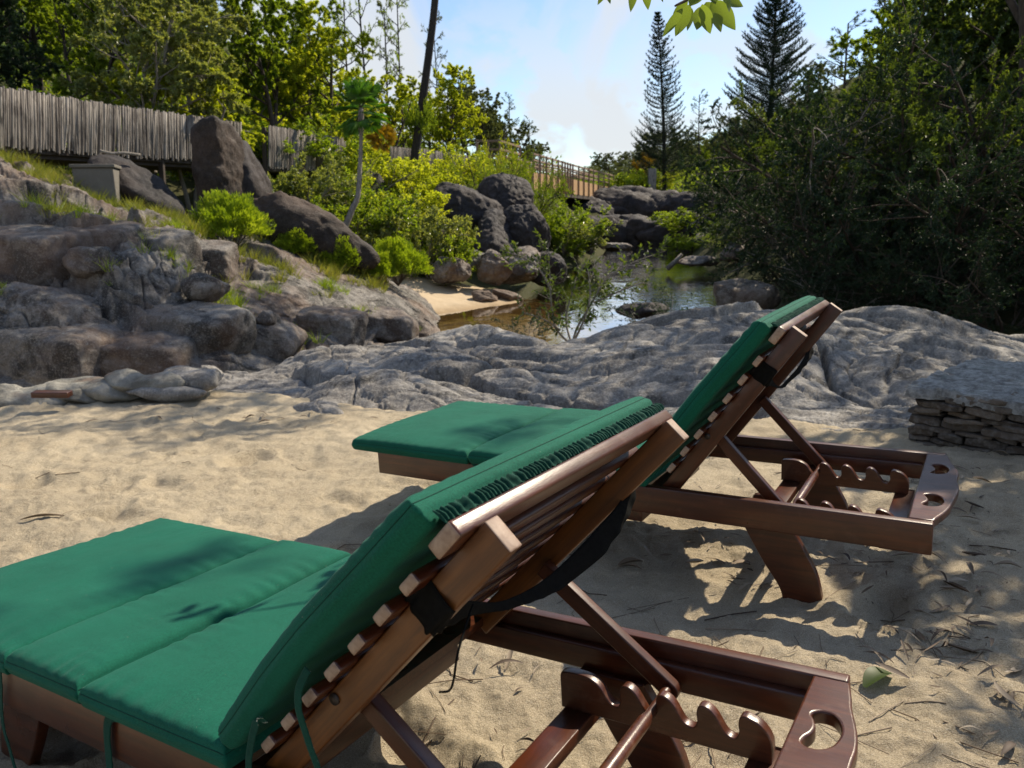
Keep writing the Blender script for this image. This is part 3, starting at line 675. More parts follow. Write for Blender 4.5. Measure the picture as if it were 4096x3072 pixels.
us = np.linspace(196, 1200, 760); Ys = np.linspace(3.3, 9.5, 430); gu, gY = np.meshgrid(us, Ys); X = (gu - 512) / 779 * gY
z = of((gu - 512) / 300, gY).ravel()
th = rad(24); Pn = np.stack([X.ravel() * math.cos(th) - gY.ravel() * math.sin(th), X.ravel() * math.sin(th) + gY.ravel() * math.cos(th), 0 * z], -1)
wp = np.stack([perlin(Pn * .9 + 3), perlin(Pn * .9 + 11), 0 * z], -1)
Q = Pn * [.75, 1.5, 1] + wp * .5
f1, f2, idx = voronoi(Q * [.62, .72, 1] + [0, 0, .37])
edge = f2 - f1
b1 = .13 * (sstep(edge, 0, .75) - .6) + .06 * (sstep(edge, 0, .06) - 1) + .15 * ((idx % 7) / 6 - .5) * sstep(edge, 0, .07)
b2 = .17 * (billow(Pn * [.42, .85, 1] + wp * .5 + 5, 3, .34) - .45)
Q2 = Pn * [2.3, 4.2, 1] + wp * 1.1; g1, g2, id2 = voronoi(Q2 + [3, 1, .61])
b3 = .016 * (sstep(g2 - g1, 0, .3) - .7) + .022 * (sstep(g2 - g1, 0, .05) - 1) * (id2 % 2) + .030 * ((id2 % 5) / 4 - .5) * sstep(g2 - g1, 0, .1)
lay = .020 * np.abs(perlin(Pn * [1.3, 7, 1] + wp * 2.2)) + .012 * np.abs(perlin(Pn * [3, 15, 1] + wp * 3)) + .008 * fbm(Pn * [5, 9, 1], 4, .6) + .003 * fbm(Pn * 26, 3, .6)
crk = -.035 * np.exp(-(np.abs(perlin(Pn * [1.0, 1.9, 1] + wp * .9 + 31)) / .018) ** 2) - .02 * np.exp(-(np.abs(perlin(Pn * [2.4, 3.0, 1] + wp + 51)) / .02) ** 2)
amp = np.clip(sstep(gY.ravel(), 3.3, 4.9), .25, 1)
z = z - .6 * sstep(np.interp(gu.ravel(), UC, YC) - .12 - gY.ravel(), 0, .5)
z = z - .01 + .05 * sstep(gu.ravel(), 560, 680) + (b1 + b2 + b3) * amp * .95 + lay + crk
outc = link('granite_outcrop', mk_mesh('granite_outcrop', np.stack([X.ravel(), gY.ravel(), z], -1), grid_faces(*gu.shape)), None, G_grey); tag(outc, kind='structure')

# ---- jointed granite bank on the left
LB = {-110: [(418, 8.6), (372, 8.9), (312, 9.5), (264, 10.5), (215, 11.5), (176, 13.2), (162, 14.6)],
      0: [(414, 8.7), (366, 9.1), (306, 9.7), (256, 10.8), (210, 11.8), (171, 13.2), (152, 15)],
      60: [(412, 8.8), (352, 9.2), (294, 9.9), (252, 10.9), (212, 12.0), (186, 13.4), (178, 15.2)],
      110: [(408, 8.9), (347, 9.4), (287, 10.1), (250, 11.1), (214, 12.4), (200, 13.6), (203, 15.4)],
      165: [(402, 9.1), (342, 9.6), (292, 10.4), (257, 11.4), (225, 12.8), (216, 13.8), (217, 15.6)],
      217: [(396, 9.3), (347, 9.9), (308, 10.8), (274, 11.9), (244, 13.2), (235, 14.2), (230, 16.0)],
      270: [(384, 9.9), (352, 10.6), (318, 11.6), (289, 12.6), (265, 13.6), (251, 14.8), (229, 17)],
      330: [(371, 10.9), (342, 11.8), (318, 12.7), (298, 13.5), (283, 14.3), (269, 15.4), (254, 17.5)],
      380: [(358, 12.1), (337, 13), (321, 13.7), (308, 14.3), (296, 15), (286, 16), (276, 18)],
      418: [(348, 13.4), (337, 14.2), (328, 14.7), (319, 15.2), (309, 15.8), (302, 17), (294, 18.5)],
      440: [(347, 14.0), (344, 14.3), (341, 14.6), (338, 14.9), (332, 15.4), (325, 16.2), (316, 17.5)]}
ku = sorted(LB); C = np.array([[at(u, *q) for q in LB[u]] for u in ku])       # cols x rows x 3
uu = np.linspace(-110, 440, 620); vv = np.linspace(0, 6, 300)
def smooth_interp(xq, xk, Yk):
    """cubic Hermite along axis 0"""
    xk = np.asarray(xk, float); m = np.gradient(Yk, xk, axis=0); i = np.clip(np.searchsorted(xk, xq) - 1, 0, len(xk) - 2)
    h = xk[i + 1] - xk[i]; t = (xq - xk[i]) / h; sh = (-1,) + (1,) * (Yk.ndim - 1); t = t.reshape(sh); h = h.reshape(sh)
    return (2 * t ** 3 - 3 * t ** 2 + 1) * Yk[i] + (t ** 3 - 2 * t ** 2 + t) * h * m[i] + (-2 * t ** 3 + 3 * t ** 2) * Yk[i + 1] + (t ** 3 - t ** 2) * h * m[i + 1]
A = smooth_interp(uu, ku, C); A = np.swapaxes(smooth_interp(vv, np.arange(7), np.swapaxes(A, 0, 1)), 0, 1)   # (620,300,3)
du = np.gradient(A, axis=0); dv = np.gradient(A, axis=1); N = np.cross(du, dv); N /= np.linalg.norm(N, axis=-1)[..., None] + 1e-9
N[N[..., 2] < -0.2] *= -1
P = A.reshape(-1, 3); Nf = N.reshape(-1, 3)
if (Nf[:, 1] > .3).mean() > .5: Nf = -Nf
gu = np.repeat(uu, 300); gv = np.tile(vv, 620)
wp = np.stack([perlin(P * .8 + 1), perlin(P * .8 + 7), perlin(P * .8 + 13)], -1)
f1, f2, idx = voronoi(P * [.50, .50, .95] + wp * .38); e1 = f2 - f1
g1, g2, id2 = voronoi(P * [2.0, 2.0, 3.0] + wp * .9 + 4); e2 = g2 - g1
blocky = sstep(270 + 60 * perlin(P * .5) - gu, -60, 40) ; blocky = np.maximum(blocky, sstep(3.1 - gv, 0, 1.2)); blocky *= np.where(gv > 5, .4, 1) * (.35 + .65 * sstep(gv + .5 * perlin(P * .6 + 70), .9, 1.7))
disp = blocky * (.20 * (sstep(e1, 0, .22) - .8) + .13 * (sstep(e1, 0, .05) - 1) + .36 * ((idx % 7) / 6 - .5) * sstep(e1, 0, .10) + (.05 * (sstep(e2, 0, .2) - .8) + .07 * ((id2 % 5) / 4 - .5)) * (idx % 3 > 1) * sstep(gv, 1.2, 2))
disp += .05 * fbm(P * 1.2, 4) + .022 * fbm(P * 6, 4, .6) - .05 * np.exp(-(np.abs(perlin(P * [1.1, 1.1, 2.0] + wp + 21)) / .02) ** 2)
P = P + Nf * disp[:, None]
st_ = .62; ph_ = (P[:, 2] + .16 * P[:, 0]) / st_ + 1.3 * perlin(P * [.38, .38, .3] + 40) + .5 * ((idx % 5) / 4); fr_ = ph_ - np.floor(ph_); ter = (np.floor(ph_) + sstep(fr_, .25, .75) - ph_) * st_
P[:, 2] += ter * .50 * blocky * (1 + .6 * sstep(gv, 1.4, 2.2))
P = P + Nf * (.03 * fbm(P * 3.1 + 9, 4, .6) * blocky)[:, None]
lb = link('granite_bank', mk_mesh('granite_bank', P, grid_faces(620, 300)), None, G_bank); tag(lb, kind='structure')
bankP, bankN = P.reshape(620, 300, 3), Nf.reshape(620, 300, 3)
# brown smooth slab is the upper right of the bank
mi = ((gu > 235) & (gv > 3.0)).reshape(620, 300)[:-1, :-1].ravel()

def hit(u, v, y0=11.0):
    Yq = np.geomspace(y0, 250, 500); r = np.array([at(u, v, 1.0) - CAM]); q = CAM[None] + r * Yq[:, None]
    below = q[:, 2] <= groundz(q[:, 0], q[:, 1]); k = int(np.argmax(below)) if below.any() else 499
    return float(Yq[k])
def boulder(name, label, u, v, Y, size, seed, mat, group=None, rot=0.0, sub=5, cat_='boulder', rough=.05, nf=13, lean=0.0, sink=0.0, cuts=None):
    """faceted rock: a ball cut by planes, then worn"""
    r_ = np.random.default_rng(seed)
    bm = bmesh.new(); bmesh.ops.create_icosphere(bm, subdivisions=sub, radius=1)
    D = np.array([v_.co[:] for v_ in bm.verts]); F = np.array([[q.index for q in f.verts] for f in bm.faces]); bm.free()
    Nn = r_.normal(size=(nf, 3)); Nn /= np.linalg.norm(Nn, axis=1)[:, None]; dd = r_.uniform(.62, .95, nf)
    if cuts is not None:
        cu = np.array(cuts, float); Nn = np.concatenate([Nn, cu[:, :3] / np.linalg.norm(cu[:, :3], axis=1)[:, None]]); dd = np.concatenate([dd, cu[:, 3]])
    ca = D @ Nn.T; rr = np.where(ca > .05, dd / np.maximum(ca, .05), 9); k = 14.0
    r = -np.log(np.exp(-k * np.minimum(rr, 2)).sum(1) + np.exp(-k * 1.05)) / k
    Pp = D * r[:, None] * np.array(size) / 2
    Pp = Pp + D * (rough * (fbm(Pp * 1.6 + seed, 4) + .5 * fbm(Pp * 6 + seed, 3)))[:, None]
    o = link(name, mk_mesh(name, Pp, None, F), None, mat)
    p = at(u, v, Y); o.location = (p[0], p[1], p[2] - sink); o.rotation_euler = (0, lean, rot)
    tag(o, label, cat_, group)
    return o
B = boulder
def BH(name, label, u, v, Y, size, seed, mat, vb, **kw):
    Yh = hit(u, vb, 14); f = Yh / Y
    return boulder(name, label, u, v, Yh, tuple(q * f for q in size), seed, mat, **kw)
B('boulder', 'tall dark standing rock in front of the pole fence, its right face sunlit', 216, 186, 16.6, (1.35, 1.5, 4.0), 4, G_brown2, sub=6, nf=4, lean=.0, rough=.05, cuts=[(-1, -.1, .0, .52), (1, -.35, .10, .55), (0, -1, .1, .5), (-.12, 0, 1, .66), (.8, -1, -.1, .60)])
B('boulder', 'dark leaning rock lying in the shadow under the pole fence', 137, 190, 15.6, (1.9, 1.2, .75), 9, G_dark, lean=.62, nf=7)
B('boulder', 'rounded dark rock close behind the tall standing rock', 248, 186, 17.6, (1.0, 1.4, 1.9), 12, G_dark, nf=10)
B('boulder', 'long brown rock slab sloping down to the right behind the bushes', 300, 231, 16.2, (3.5, 1.5, 1.25), 15, G_brown2, lean=.42, nf=8, sub=6)
BH('boulder', 'small brown pointed rock below the fence, right of the fallen slab top', 290, 176, 21, (.8, .8, 1.3), 21, G_brown, 188, lean=.3)
BH('boulder', 'grey round rock beside the thin palm trunk', 372, 190, 23, (1.2, 1.1, 1.1), 27, G_dark, 198)
grp = 'dark boulders piled at the pool edge'
for k, (u, v, Y, s, l, lab) in enumerate((
        (462, 222, 26.5, (2.8, 2.4, 2.6), .1, 'biggest black boulder at the top left of the pile beside the pool'),
        (505, 208, 27.5, (2.4, 2.2, 2.2), -.3, 'black pointed boulder under the big green bush by the pool'),
        (492, 240, 24.6, (2.6, 1.6, 1.3), -.6, 'long tilted boulder with a brown face in the middle of the dark pile'),
        (527, 232, 25.2, (1.4, 1.6, 2.0), .5, 'dark boulder at the right end of the pile by the pool'),
        (470, 259, 21.8, (.95, .9, .6), .1, 'flat-topped square boulder low in the pile above the sand bank'),
        (494, 270, 21.0, (1.0, 1.0, 1.0), .2, 'smooth pale grey boulder at the foot of the dark pile'),
        (520, 268, 21.8, (1.5, 1.3, .85), .5, 'grey boulder sloping into the pool behind the sand bank'),
        (450, 272, 20.6, (1.1, 1.0, .8), -.3, 'brown grey boulder just above the left end of the sand bank'),
        (440, 246, 24.0, (1.6, 1.5, 1.2), .4, 'dark boulder half hidden by leaves left of the pile'),
        (546, 268, 22.6, (1.3, 1.1, .9), .2, 'dark low boulder at the pool edge below the bright bush'))):
    B('boulder', lab, u, v, Y, s, 40 + k, G_bank if k in (4, 5, 6, 7) else G_dark, grp, rot=k * .7, lean=l, nf=7, rough=.075, sub=6)
B('boulder', 'tan pointed rock lying on the right end of the sand bank', 484, 297, 19.6, (.8, .7, .42), 61, G_brown, lean=.35)
B('boulder', 'low tan rock with its tip in the water beside the sand bank', 508, 297, 20.0, (.9, .6, .36), 62, G_brown, lean=.25)
B('boulder', 'flat brown rock rising out of the middle of the pool', 644, 309, 16.2, (1.15, .8, .42), 66, G_dark, rot=-.15, sink=.03)
B('boulder', 'dark rounded rock at the right edge of the water above the outcrop', 742, 296, 14.5, (1.3, 1.1, .8), 68, G_bank)
for k, (u, v, Y, s, lab) in enumerate((
        (600, 213, 60, (8.5, 4, 4.0), 'dark cliff rock directly below the wooden bridge'),
        (640, 217, 60, (7.5, 4, 4.0), 'dark cliff rock left of the middle of the far river bank'),
        (675, 216, 60, (7.5, 4, 4.0), 'dark cliff rock at the right end of the far river bank'),
        (622, 209, 61, (7.5, 4, 3.2), 'dark upper cliff rock just right of the bridge end'),
        (655, 209, 61, (7.5, 4, 3.2), 'dark upper cliff rock under the grey post'),
        (706, 214, 58, (7.5, 4, 3.8), 'dark cliff rock half covered by green shrubs'),
        (574, 216, 58, (5.5, 3, 3.6), 'dark rock on the far bank behind the reeds'),
        (600, 236, 50, (7, 3.4, 2.8), 'reddish dark rock foot of the cliff below the driftwood log'),
        (641, 235, 50, (6.6, 3.4, 3.0), 'dark rock foot of the cliff behind the small rapids'),
        (684, 233, 49, (7, 3.4, 3.0), 'dark rock foot at the right end of the cliff'),
        (724, 233, 44, (5, 3.4, 2.4), 'dark rock under the shrubs right of the cliff'),
        (566, 243, 36, (2.6, 2.4, 1.6), 'dark rock behind the reeds at the left shore'))):
    B('cliff_rock', lab, u, v, Y, s, 70 + k, G_dark, 'dark cliff rocks at the end of the river', rough=.16, cat_='rock', nf=12)
for k, (u, v, Y, s, lab) in enumerate((
        (592, 246, 41, (3.2, 2.0, .9), 'pale low rock in the shallows at the far end of the pool'),
        (617, 246, 42, (2.6, 1.6, .8), 'pale grey rock beside the small rapids'),
        (706, 238, 33, (2.2, 1.5, .9), 'pale grey rock on the right bank under the shrubs'),
        (735, 252, 26, (1.8, 1.5, 1.0), 'grey rock by the right shore below the hanging leaves'),
        (700, 262, 27, (2.4, 1.4, .6), 'low grey rock at the waterline near the fallen branch'))):
    B('boulder', lab, u, v, Y, tuple(q * .62 for q in s), 80 + k, G_bank, 'pale rocks around the far pool', rough=.06, nf=10)
for k, (u, v, Y, s, lab) in enumerate((
        (96, 258, 10.6, (.95, .8, .62), 'rounded grey boulder on the ledge at the far left of the bank'),
        (206, 283, 11.0, (.85, .7, .55), 'pale cracked boulder above the grass tuft on the bank'),
        (240, 318, 10.8, (.5, .5, .42), 'squarish small boulder on the lip of the bank'),
        (268, 316, 11.0, (.5, .45, .36), 'small boulder next to the squarish one on the lip of the bank'))):
    B('boulder', lab, u, v, Y, tuple(q * .82 for q in s), 90 + k, G_bank, 'loose boulders on the granite bank', rot=k * 1.1, rough=.05, nf=8, sink=.05)

for k, (u, v, Y, sz, lab) in enumerate((
        (20, 248, 11.0, (2.3, 1.7, 1.35), 'broad block with a dark vertical face at the left edge, top row of the bank'),
        (98, 238, 11.6, (1.5, 1.5, 1.15), 'flat-topped block left of the middle in the top row of the bank'),
        (152, 246, 11.9, (1.4, 1.3, 1.15), 'block with a stained front near the grass, third in the top row of the bank'),
        (205, 254, 12.6, (1.25, 1.2, 1.0), 'right end block of the top row, beside the smooth slab'),
        (55, 345, 9.5, (2.1, 1.5, 1.25), 'overhanging brown block with a pale streak, low on the left of the bank'),
        (140, 352, 9.6, (1.7, 1.2, 1.0), 'low brown block behind the middle of the stone edging'),
        (190, 322, 10.3, (1.9, 1.3, 1.0), 'wide smooth block above the deep crack, centre of the lower bank'),
        (262, 330, 11.0, (1.5, 1.1, .85), 'tan block on the lip of the bank with small plants on it'),
        (330, 318, 12.2, (1.5, 1.1, .8), 'long grey block stepping down toward the pool'),
        (388, 318, 13.6, (1.3, 1.1, .75), 'grey block near the water end of the bank'))):
    B('rock_block', lab, u, v, Y, sz, 500 + k, G_bank, 'large jointed blocks of the granite bank', rot=(k * .9) % .6 - .3, rough=.035, nf=5, sub=6, sink=.12, cat_='rock', lean=.12,
      cuts=[(-.05, -.15, 1, .55), (.1, -1, .12, .60), (-1, -.2, 0, .72), (1, -.1, .1, .72)])

# ================================================================== vegetation
def leafmat(name, cs, trans=.35, rough=.5, spec=.45, var=.5, scale=1.2, tcol=None):
    M = Mat(name); g = M.node('ShaderNodeNewGeometry')
    n = M.noise(M.coord('Object'), scale, 4, .6)
    f = M.math('ADD', M.math('MULTIPLY', g.outputs['Random Per Island'], var), M.math('MULTIPLY', M.maprange(n, .3, .7), 1 - var))
    k = len(cs); c = M.ramp(f, tuple((i / (k - 1), q) for i, q in enumerate(cs)))
    M.set(Base=c, Roughness=rough, Spec=spec)
    t = M.node('ShaderNodeBsdfTranslucent'); tc_ = M.mix(1.0, c, tcol or (1.9, 1.75, .55), 'MULTIPLY'); M.link(tc_, t.inputs[0])
    mx = M.node('ShaderNodeMixShader'); mx.inputs[0].default_value = trans
    M.link(M.b.outputs[0], mx.inputs[1]); M.link(t.outputs[0], mx.inputs[2]); M.link(mx.outputs[0], M.out.inputs[0])
    return M.m
L_mid = leafmat('green_leaves', ((.065, .115, .014), (.14, .21, .022), (.26, .32, .045)), .60)
L_yel = leafmat('yellow_green_leaves', ((.17, .23, .02), (.31, .37, .035), (.46, .49, .07)), .62)
L_drk = leafmat('dark_green_leaves', ((.010, .025, .012), (.020, .044, .020), (.042, .075, .032)), .22, .5, .35)  # leaf colour darkened to carry the shade of backlit and interior foliage
L_oli = leafmat('olive_leaves', ((.020, .042, .012), (.055, .090, .020), (.13, .175, .035)), .45)
L_sil = leafmat('silvery_leaves', ((.08, .12, .04), (.20, .24, .08), (.36, .39, .18)), .42, .32, .6)
L_brt = leafmat('bright_bush_leaves', ((.10, .17, .012), (.20, .29, .02), (.38, .45, .06)), .45)
L_pin = leafmat('pine_needles', ((.030, .055, .022), (.055, .09, .032), (.085, .125, .045)), .3, .6, .2)
L_pdk = leafmat('dark_pine_needles', ((.008, .020, .011), (.016, .034, .017), (.030, .052, .024)), .15, .6, .2)
L_far = leafmat('haze_greyed_leaves', ((.075, .105, .055), (.125, .155, .08), (.18, .205, .10)), .3, .7, .15)  # colour shifted to grey in place of distance haze
L_gra = leafmat('grass_blades', ((.09, .13, .025), (.17, .20, .045), (.30, .28, .09)), .4, .6, .2)
L_org = leafmat('autumn_leaves', ((.20, .12, .015), (.30, .20, .02), (.22, .22, .03)), .4)
def bark(name, a, b, sc_=1.0):
    M = Mat(name); v = M.coord('Object', (9, 9, 1.6)); n = M.noise(v, 3 * sc_, 6, .65)
    return M.set(Base=M.mix(M.maprange(n, .35, .65), a, b), Roughness=.9, Normal=M.bump(n, .8, .02))
K_brn = bark('brown_bark', (.045, .032, .022), (.10, .075, .055)); K_pal = bark('pale_bark', (.16, .14, .115), (.30, .27, .23)); K_drk = bark('dark_bark', (.018, .014, .011), (.05, .04, .032))

def nrm(a): return a / (np.linalg.norm(a, axis=-1, keepdims=True) + 1e-9)
def leaves_mesh(P, D, L, W, rg, up=0.35, fold=.35):
    """folded diamond leaves: 4 verts, 2 tris each"""
    n = len(P); Nv = rg.normal(size=(n, 3)); Nv[:, 2] = np.abs(Nv[:, 2]) + up; S = nrm(np.cross(D, Nv)); Nn = np.cross(S, D)
    L = np.broadcast_to(L, (n,)) * rg.uniform(.7, 1.25, n); W = np.broadcast_to(W, (n,)) * rg.uniform(.75, 1.2, n)
    b = P; t = P + D * L[:, None] - Nn * (L * .12)[:, None]; mid = P + D * (L * .45)[:, None] + Nn * (W * fold * .5)[:, None]
    l = mid + S * (W / 2)[:, None]; r = mid - S * (W / 2)[:, None]
    V = np.stack([b, l, t, r], 1).reshape(-1, 3); i = np.arange(n)[:, None] * 4
    return V, np.concatenate([i + [0, 2, 1], i + [0, 3, 2]])
def rand_perp(d, rg):
    q = np.cross(d, rg.normal(size=3)); return q / (np.linalg.norm(q) + 1e-9)
class Plant:
    def __init__(s, seed): s.rg = np.random.default_rng(seed); s.wood = []; s.tips = []
    def walk(s, p, d, length, r, seg, wig, grav, taper=.35):
        n = max(3, int(length / seg)); P = [np.array(p, float)]; d = np.array(d, float); d /= np.linalg.norm(d); D = [d]
        for _ in range(n):
            d = d + s.rg.normal(size=3) * wig + np.array([0, 0, grav]); d /= np.linalg.norm(d); P.append(P[-1] + d * length / n); D.append(d)
        P = np.array(P); s.wood.append((P, np.linspace(r, r * taper, len(P)))); return P, np.array(D)
    def grow(s, p, d, length, r, lv, cfg):
        c = cfg[lv]; P, D = s.walk(p, d, length, r, c['seg'], c['wig'], c['grav'])
        if lv == len(cfg) - 1: s.tips.append((P, D)); return
        k = c['kids']; k = s.rg.integers(k[0], k[1] + 1)
        for t in np.linspace(c['t0'], 1, k):
            t = min(1, max(0, t + s.rg.normal() * .03)); q = t * (len(P) - 1); i = min(int(q), len(P) - 2); f = q - i
            pp = P[i] * (1 - f) + P[i + 1] * f; dd = D[i]
            a = rad(s.rg.uniform(*c['ang'])); pr = rand_perp(dd, s.rg); pr[2] += c.get('lift', 0); pr = nrm(pr)
            nd = dd * math.cos(a) + pr * math.sin(a)
            s.grow(pp, nd, length * s.rg.uniform(*c['ratio']) * (1 - c.get('fall', .4) * t), r * (1 - .55 * t) * .55, lv + 1, cfg)
    def leafpts(s, per, spread=.8, t0=.1):
        Ps = []; Ds = []
        for P, D in s.tips:
            n = max(1, int(s.rg.poisson(per))); q = s.rg.uniform(t0, 1, n) * (len(P) - 1); i = np.minimum(q.astype(int), len(P) - 2); f = (q - i)[:, None]
            Ps.append(P[i] * (1 - f) + P[i + 1] * f); Ds.append(nrm(D[i] * .7 + s.rg.normal(size=(n, 3)) * spread))
        return np.concatenate(Ps), np.concatenate(Ds)
    def woodmesh(s, name, minr=0, sides=(7, 5, 4)):
        Vs = []; Fs = []; k = 0
        for P, r in s.wood:
            if r[0] < minr: continue
            sd = sides[0] if r[0] > .05 else sides[1] if r[0] > .015 else sides[2]
            V, F = tube_data(P, r, sd); Vs.append(V); Fs.append(F + k); k += len(V)
        return mk_mesh(name, np.concatenate(Vs), np.concatenate(Fs), mats=[K_brn])
def mesh_leaves(name, V, F): return mk_mesh(name, V, None, F, mats=[L_mid], smooth=False)
SP = {}
def species(key, seed, cfg, stems, L, r, per, ll, lw, out=.5, spread=.8, up=.35, minr=.0, base=.0, t0=.1, leanv=(0, 0, 0)):
    p = Plant(seed)
    for k in range(stems):
        a = k * 2.4 + p.rg.uniform(0, .8); d = np.array([math.cos(a) * out, math.sin(a) * out, 1.0]) + leanv
        p.grow(np.array([math.cos(a), math.sin(a), 0]) * base, d, L * p.rg.uniform(.8, 1.15), r, 0, cfg)
    P, D = p.leafpts(per, spread, t0); V, F = leaves_mesh(P, D, ll, lw, p.rg, up)
    SP[key] = (p.woodmesh(key + '_wood', minr), mesh_leaves(key + '_leaves', V, F)); return p
twig = dict(seg=.12, wig=.12, grav=-.01)
# arching fine-leaved shrub
for k in range(3):
    species(f'shrub{k}', 100 + k, [dict(seg=.3, wig=.07, grav=-.035, kids=(8, 10), t0=.22, ang=(25, 65), ratio=(.42, .62), fall=.45, lift=.15),
        dict(seg=.2, wig=.10, grav=-.03, kids=(8, 10), t0=.15, ang=(30, 70), ratio=(.34, .52), fall=.4), dict(seg=.12, wig=.09, grav=-.03)], 9, 3.2, .045, 46, .062, .024, out=.85, spread=.55, base=.25, minr=.004)
# round-crowned trees
for k in range(3):
    species(f'tree{k}', 120 + k, [dict(seg=.5, wig=.05, grav=.0, kids=(9, 11), t0=.38, ang=(35, 75), ratio=(.34, .50), fall=.3, lift=.2),
        dict(seg=.3, wig=.10, grav=.01, kids=(7, 9), t0=.25, ang=(30, 70), ratio=(.40, .58), fall=.3), dict(seg=.2, wig=.12, grav=.0, kids=(4, 5), t0=.3, ang=(30, 70), ratio=(.42, .6)),
        dict(seg=.15, wig=.12, grav=-.02)], 2, 6.0, .12, 78, .115, .05, out=.18, spread=.9, base=.1, minr=.006)
# tall thin light trees, sparse crown
for k in range(3):
    species(f'slim{k}', 140 + k, [dict(seg=.8, wig=.02, grav=.02, kids=(15, 18), t0=.40, ang=(50, 85), ratio=(.12, .22), fall=.45, lift=.25),
        dict(seg=.3, wig=.12, grav=.03, kids=(4, 6), t0=.3, ang=(30, 70), ratio=(.4, .6)), dict(seg=.2, wig=.15, grav=.0)], 1, 10.5, .11, 26, .16, .045, out=.03, spread=.9, minr=.01)
# bushes
for k in range(3):
    species(f'bush{k}', 160 + k, [dict(seg=.15, wig=.10, grav=.0, kids=(7, 9), t0=.2, ang=(20, 60), ratio=(.45, .65), fall=.3),
        dict(seg=.1, wig=.12, grav=.02, kids=(4, 6), t0=.3, ang=(20, 60), ratio=(.45, .65)), dict(seg=.08, wig=.1, grav=.02)], 12, .75, .02, 17, .055, .028, out=.9, spread=.7, base=.08, minr=.003)
# dense small-leaved dome
p = Plant(181); n = 9000; q = nrm(p.rg.normal(size=(n, 3))); q[:, 2] = np.abs(q[:, 2]) * 1.0 - .15; rr = p.rg.uniform(.55, 1, n) ** .5 * (1 + .42 * perlin(q * 2.1 + 3) + .32 * perlin(q * 5.0))
Pd = q * rr[:, None] * [.5, .5, .55] + [0, 0, .22]
V, F = leaves_mesh(Pd, nrm(q * .8 + [0, 0, .9] + p.rg.normal(size=(n, 3)) * .35), .070, .020, p.rg)
for k in range(14):
    a = k * 2.4; p.walk([0, 0, -.08], [math.cos(a) * .6, math.sin(a) * .6, .8], .5, .012, .1, .1, 0)
SP['dome'] = (p.woodmesh('dome_wood'), mesh_leaves('dome_leaves', V, F))
# young spindly tree by the pool
species('sapling', 190, [dict(seg=.2, wig=.05, grav=.01, kids=(6, 7), t0=.25, ang=(35, 65), ratio=(.4, .62), fall=.3),
    dict(seg=.12, wig=.08, grav=-.01, kids=(5, 7), t0=.3, ang=(30, 60), ratio=(.3, .45)), dict(seg=.08, wig=.1, grav=-.01)], 5, 1.5, .014, 8, .058, .026, out=.55, spread=.7, base=.06)
# pine with needle tufts
def needles(P, D, n, L, W, rg, spread=.7):
    P = np.repeat(P, n, 0); D = nrm(np.repeat(D, n, 0) + rg.normal(size=(len(P), 3)) * spread)
    S = nrm(np.cross(D, rg.normal(size=(len(P), 3)))); L = L * rg.uniform(.7, 1.2, len(P))
    V = np.stack([P - S * W / 2, P + S * W / 2, P + D * L[:, None]], 1).reshape(-1, 3)
    return V, np.arange(len(P) * 3).reshape(-1, 3)
for k in range(2):
    p = Plant(200 + k); p.grow([0, 0, 0], [.02, 0, 1], 12, .13, 0, [dict(seg=1, wig=.012, grav=.01, kids=(20, 24), t0=.42, ang=(55, 85), ratio=(.14, .24), fall=.55, lift=.2),
        dict(seg=.3, wig=.10, grav=.04, kids=(5, 7), t0=.35, ang=(25, 60), ratio=(.35, .5)), dict(seg=.2, wig=.1, grav=.05)])
    P, D = p.leafpts(5, .25, .3); V, F = needles(P, D, 11, .20, .016, p.rg)
    SP[f'pine{k}'] = (p.woodmesh(f'pine{k}_wood', .01), mesh_leaves(f'pine{k}_leaves', V, F))
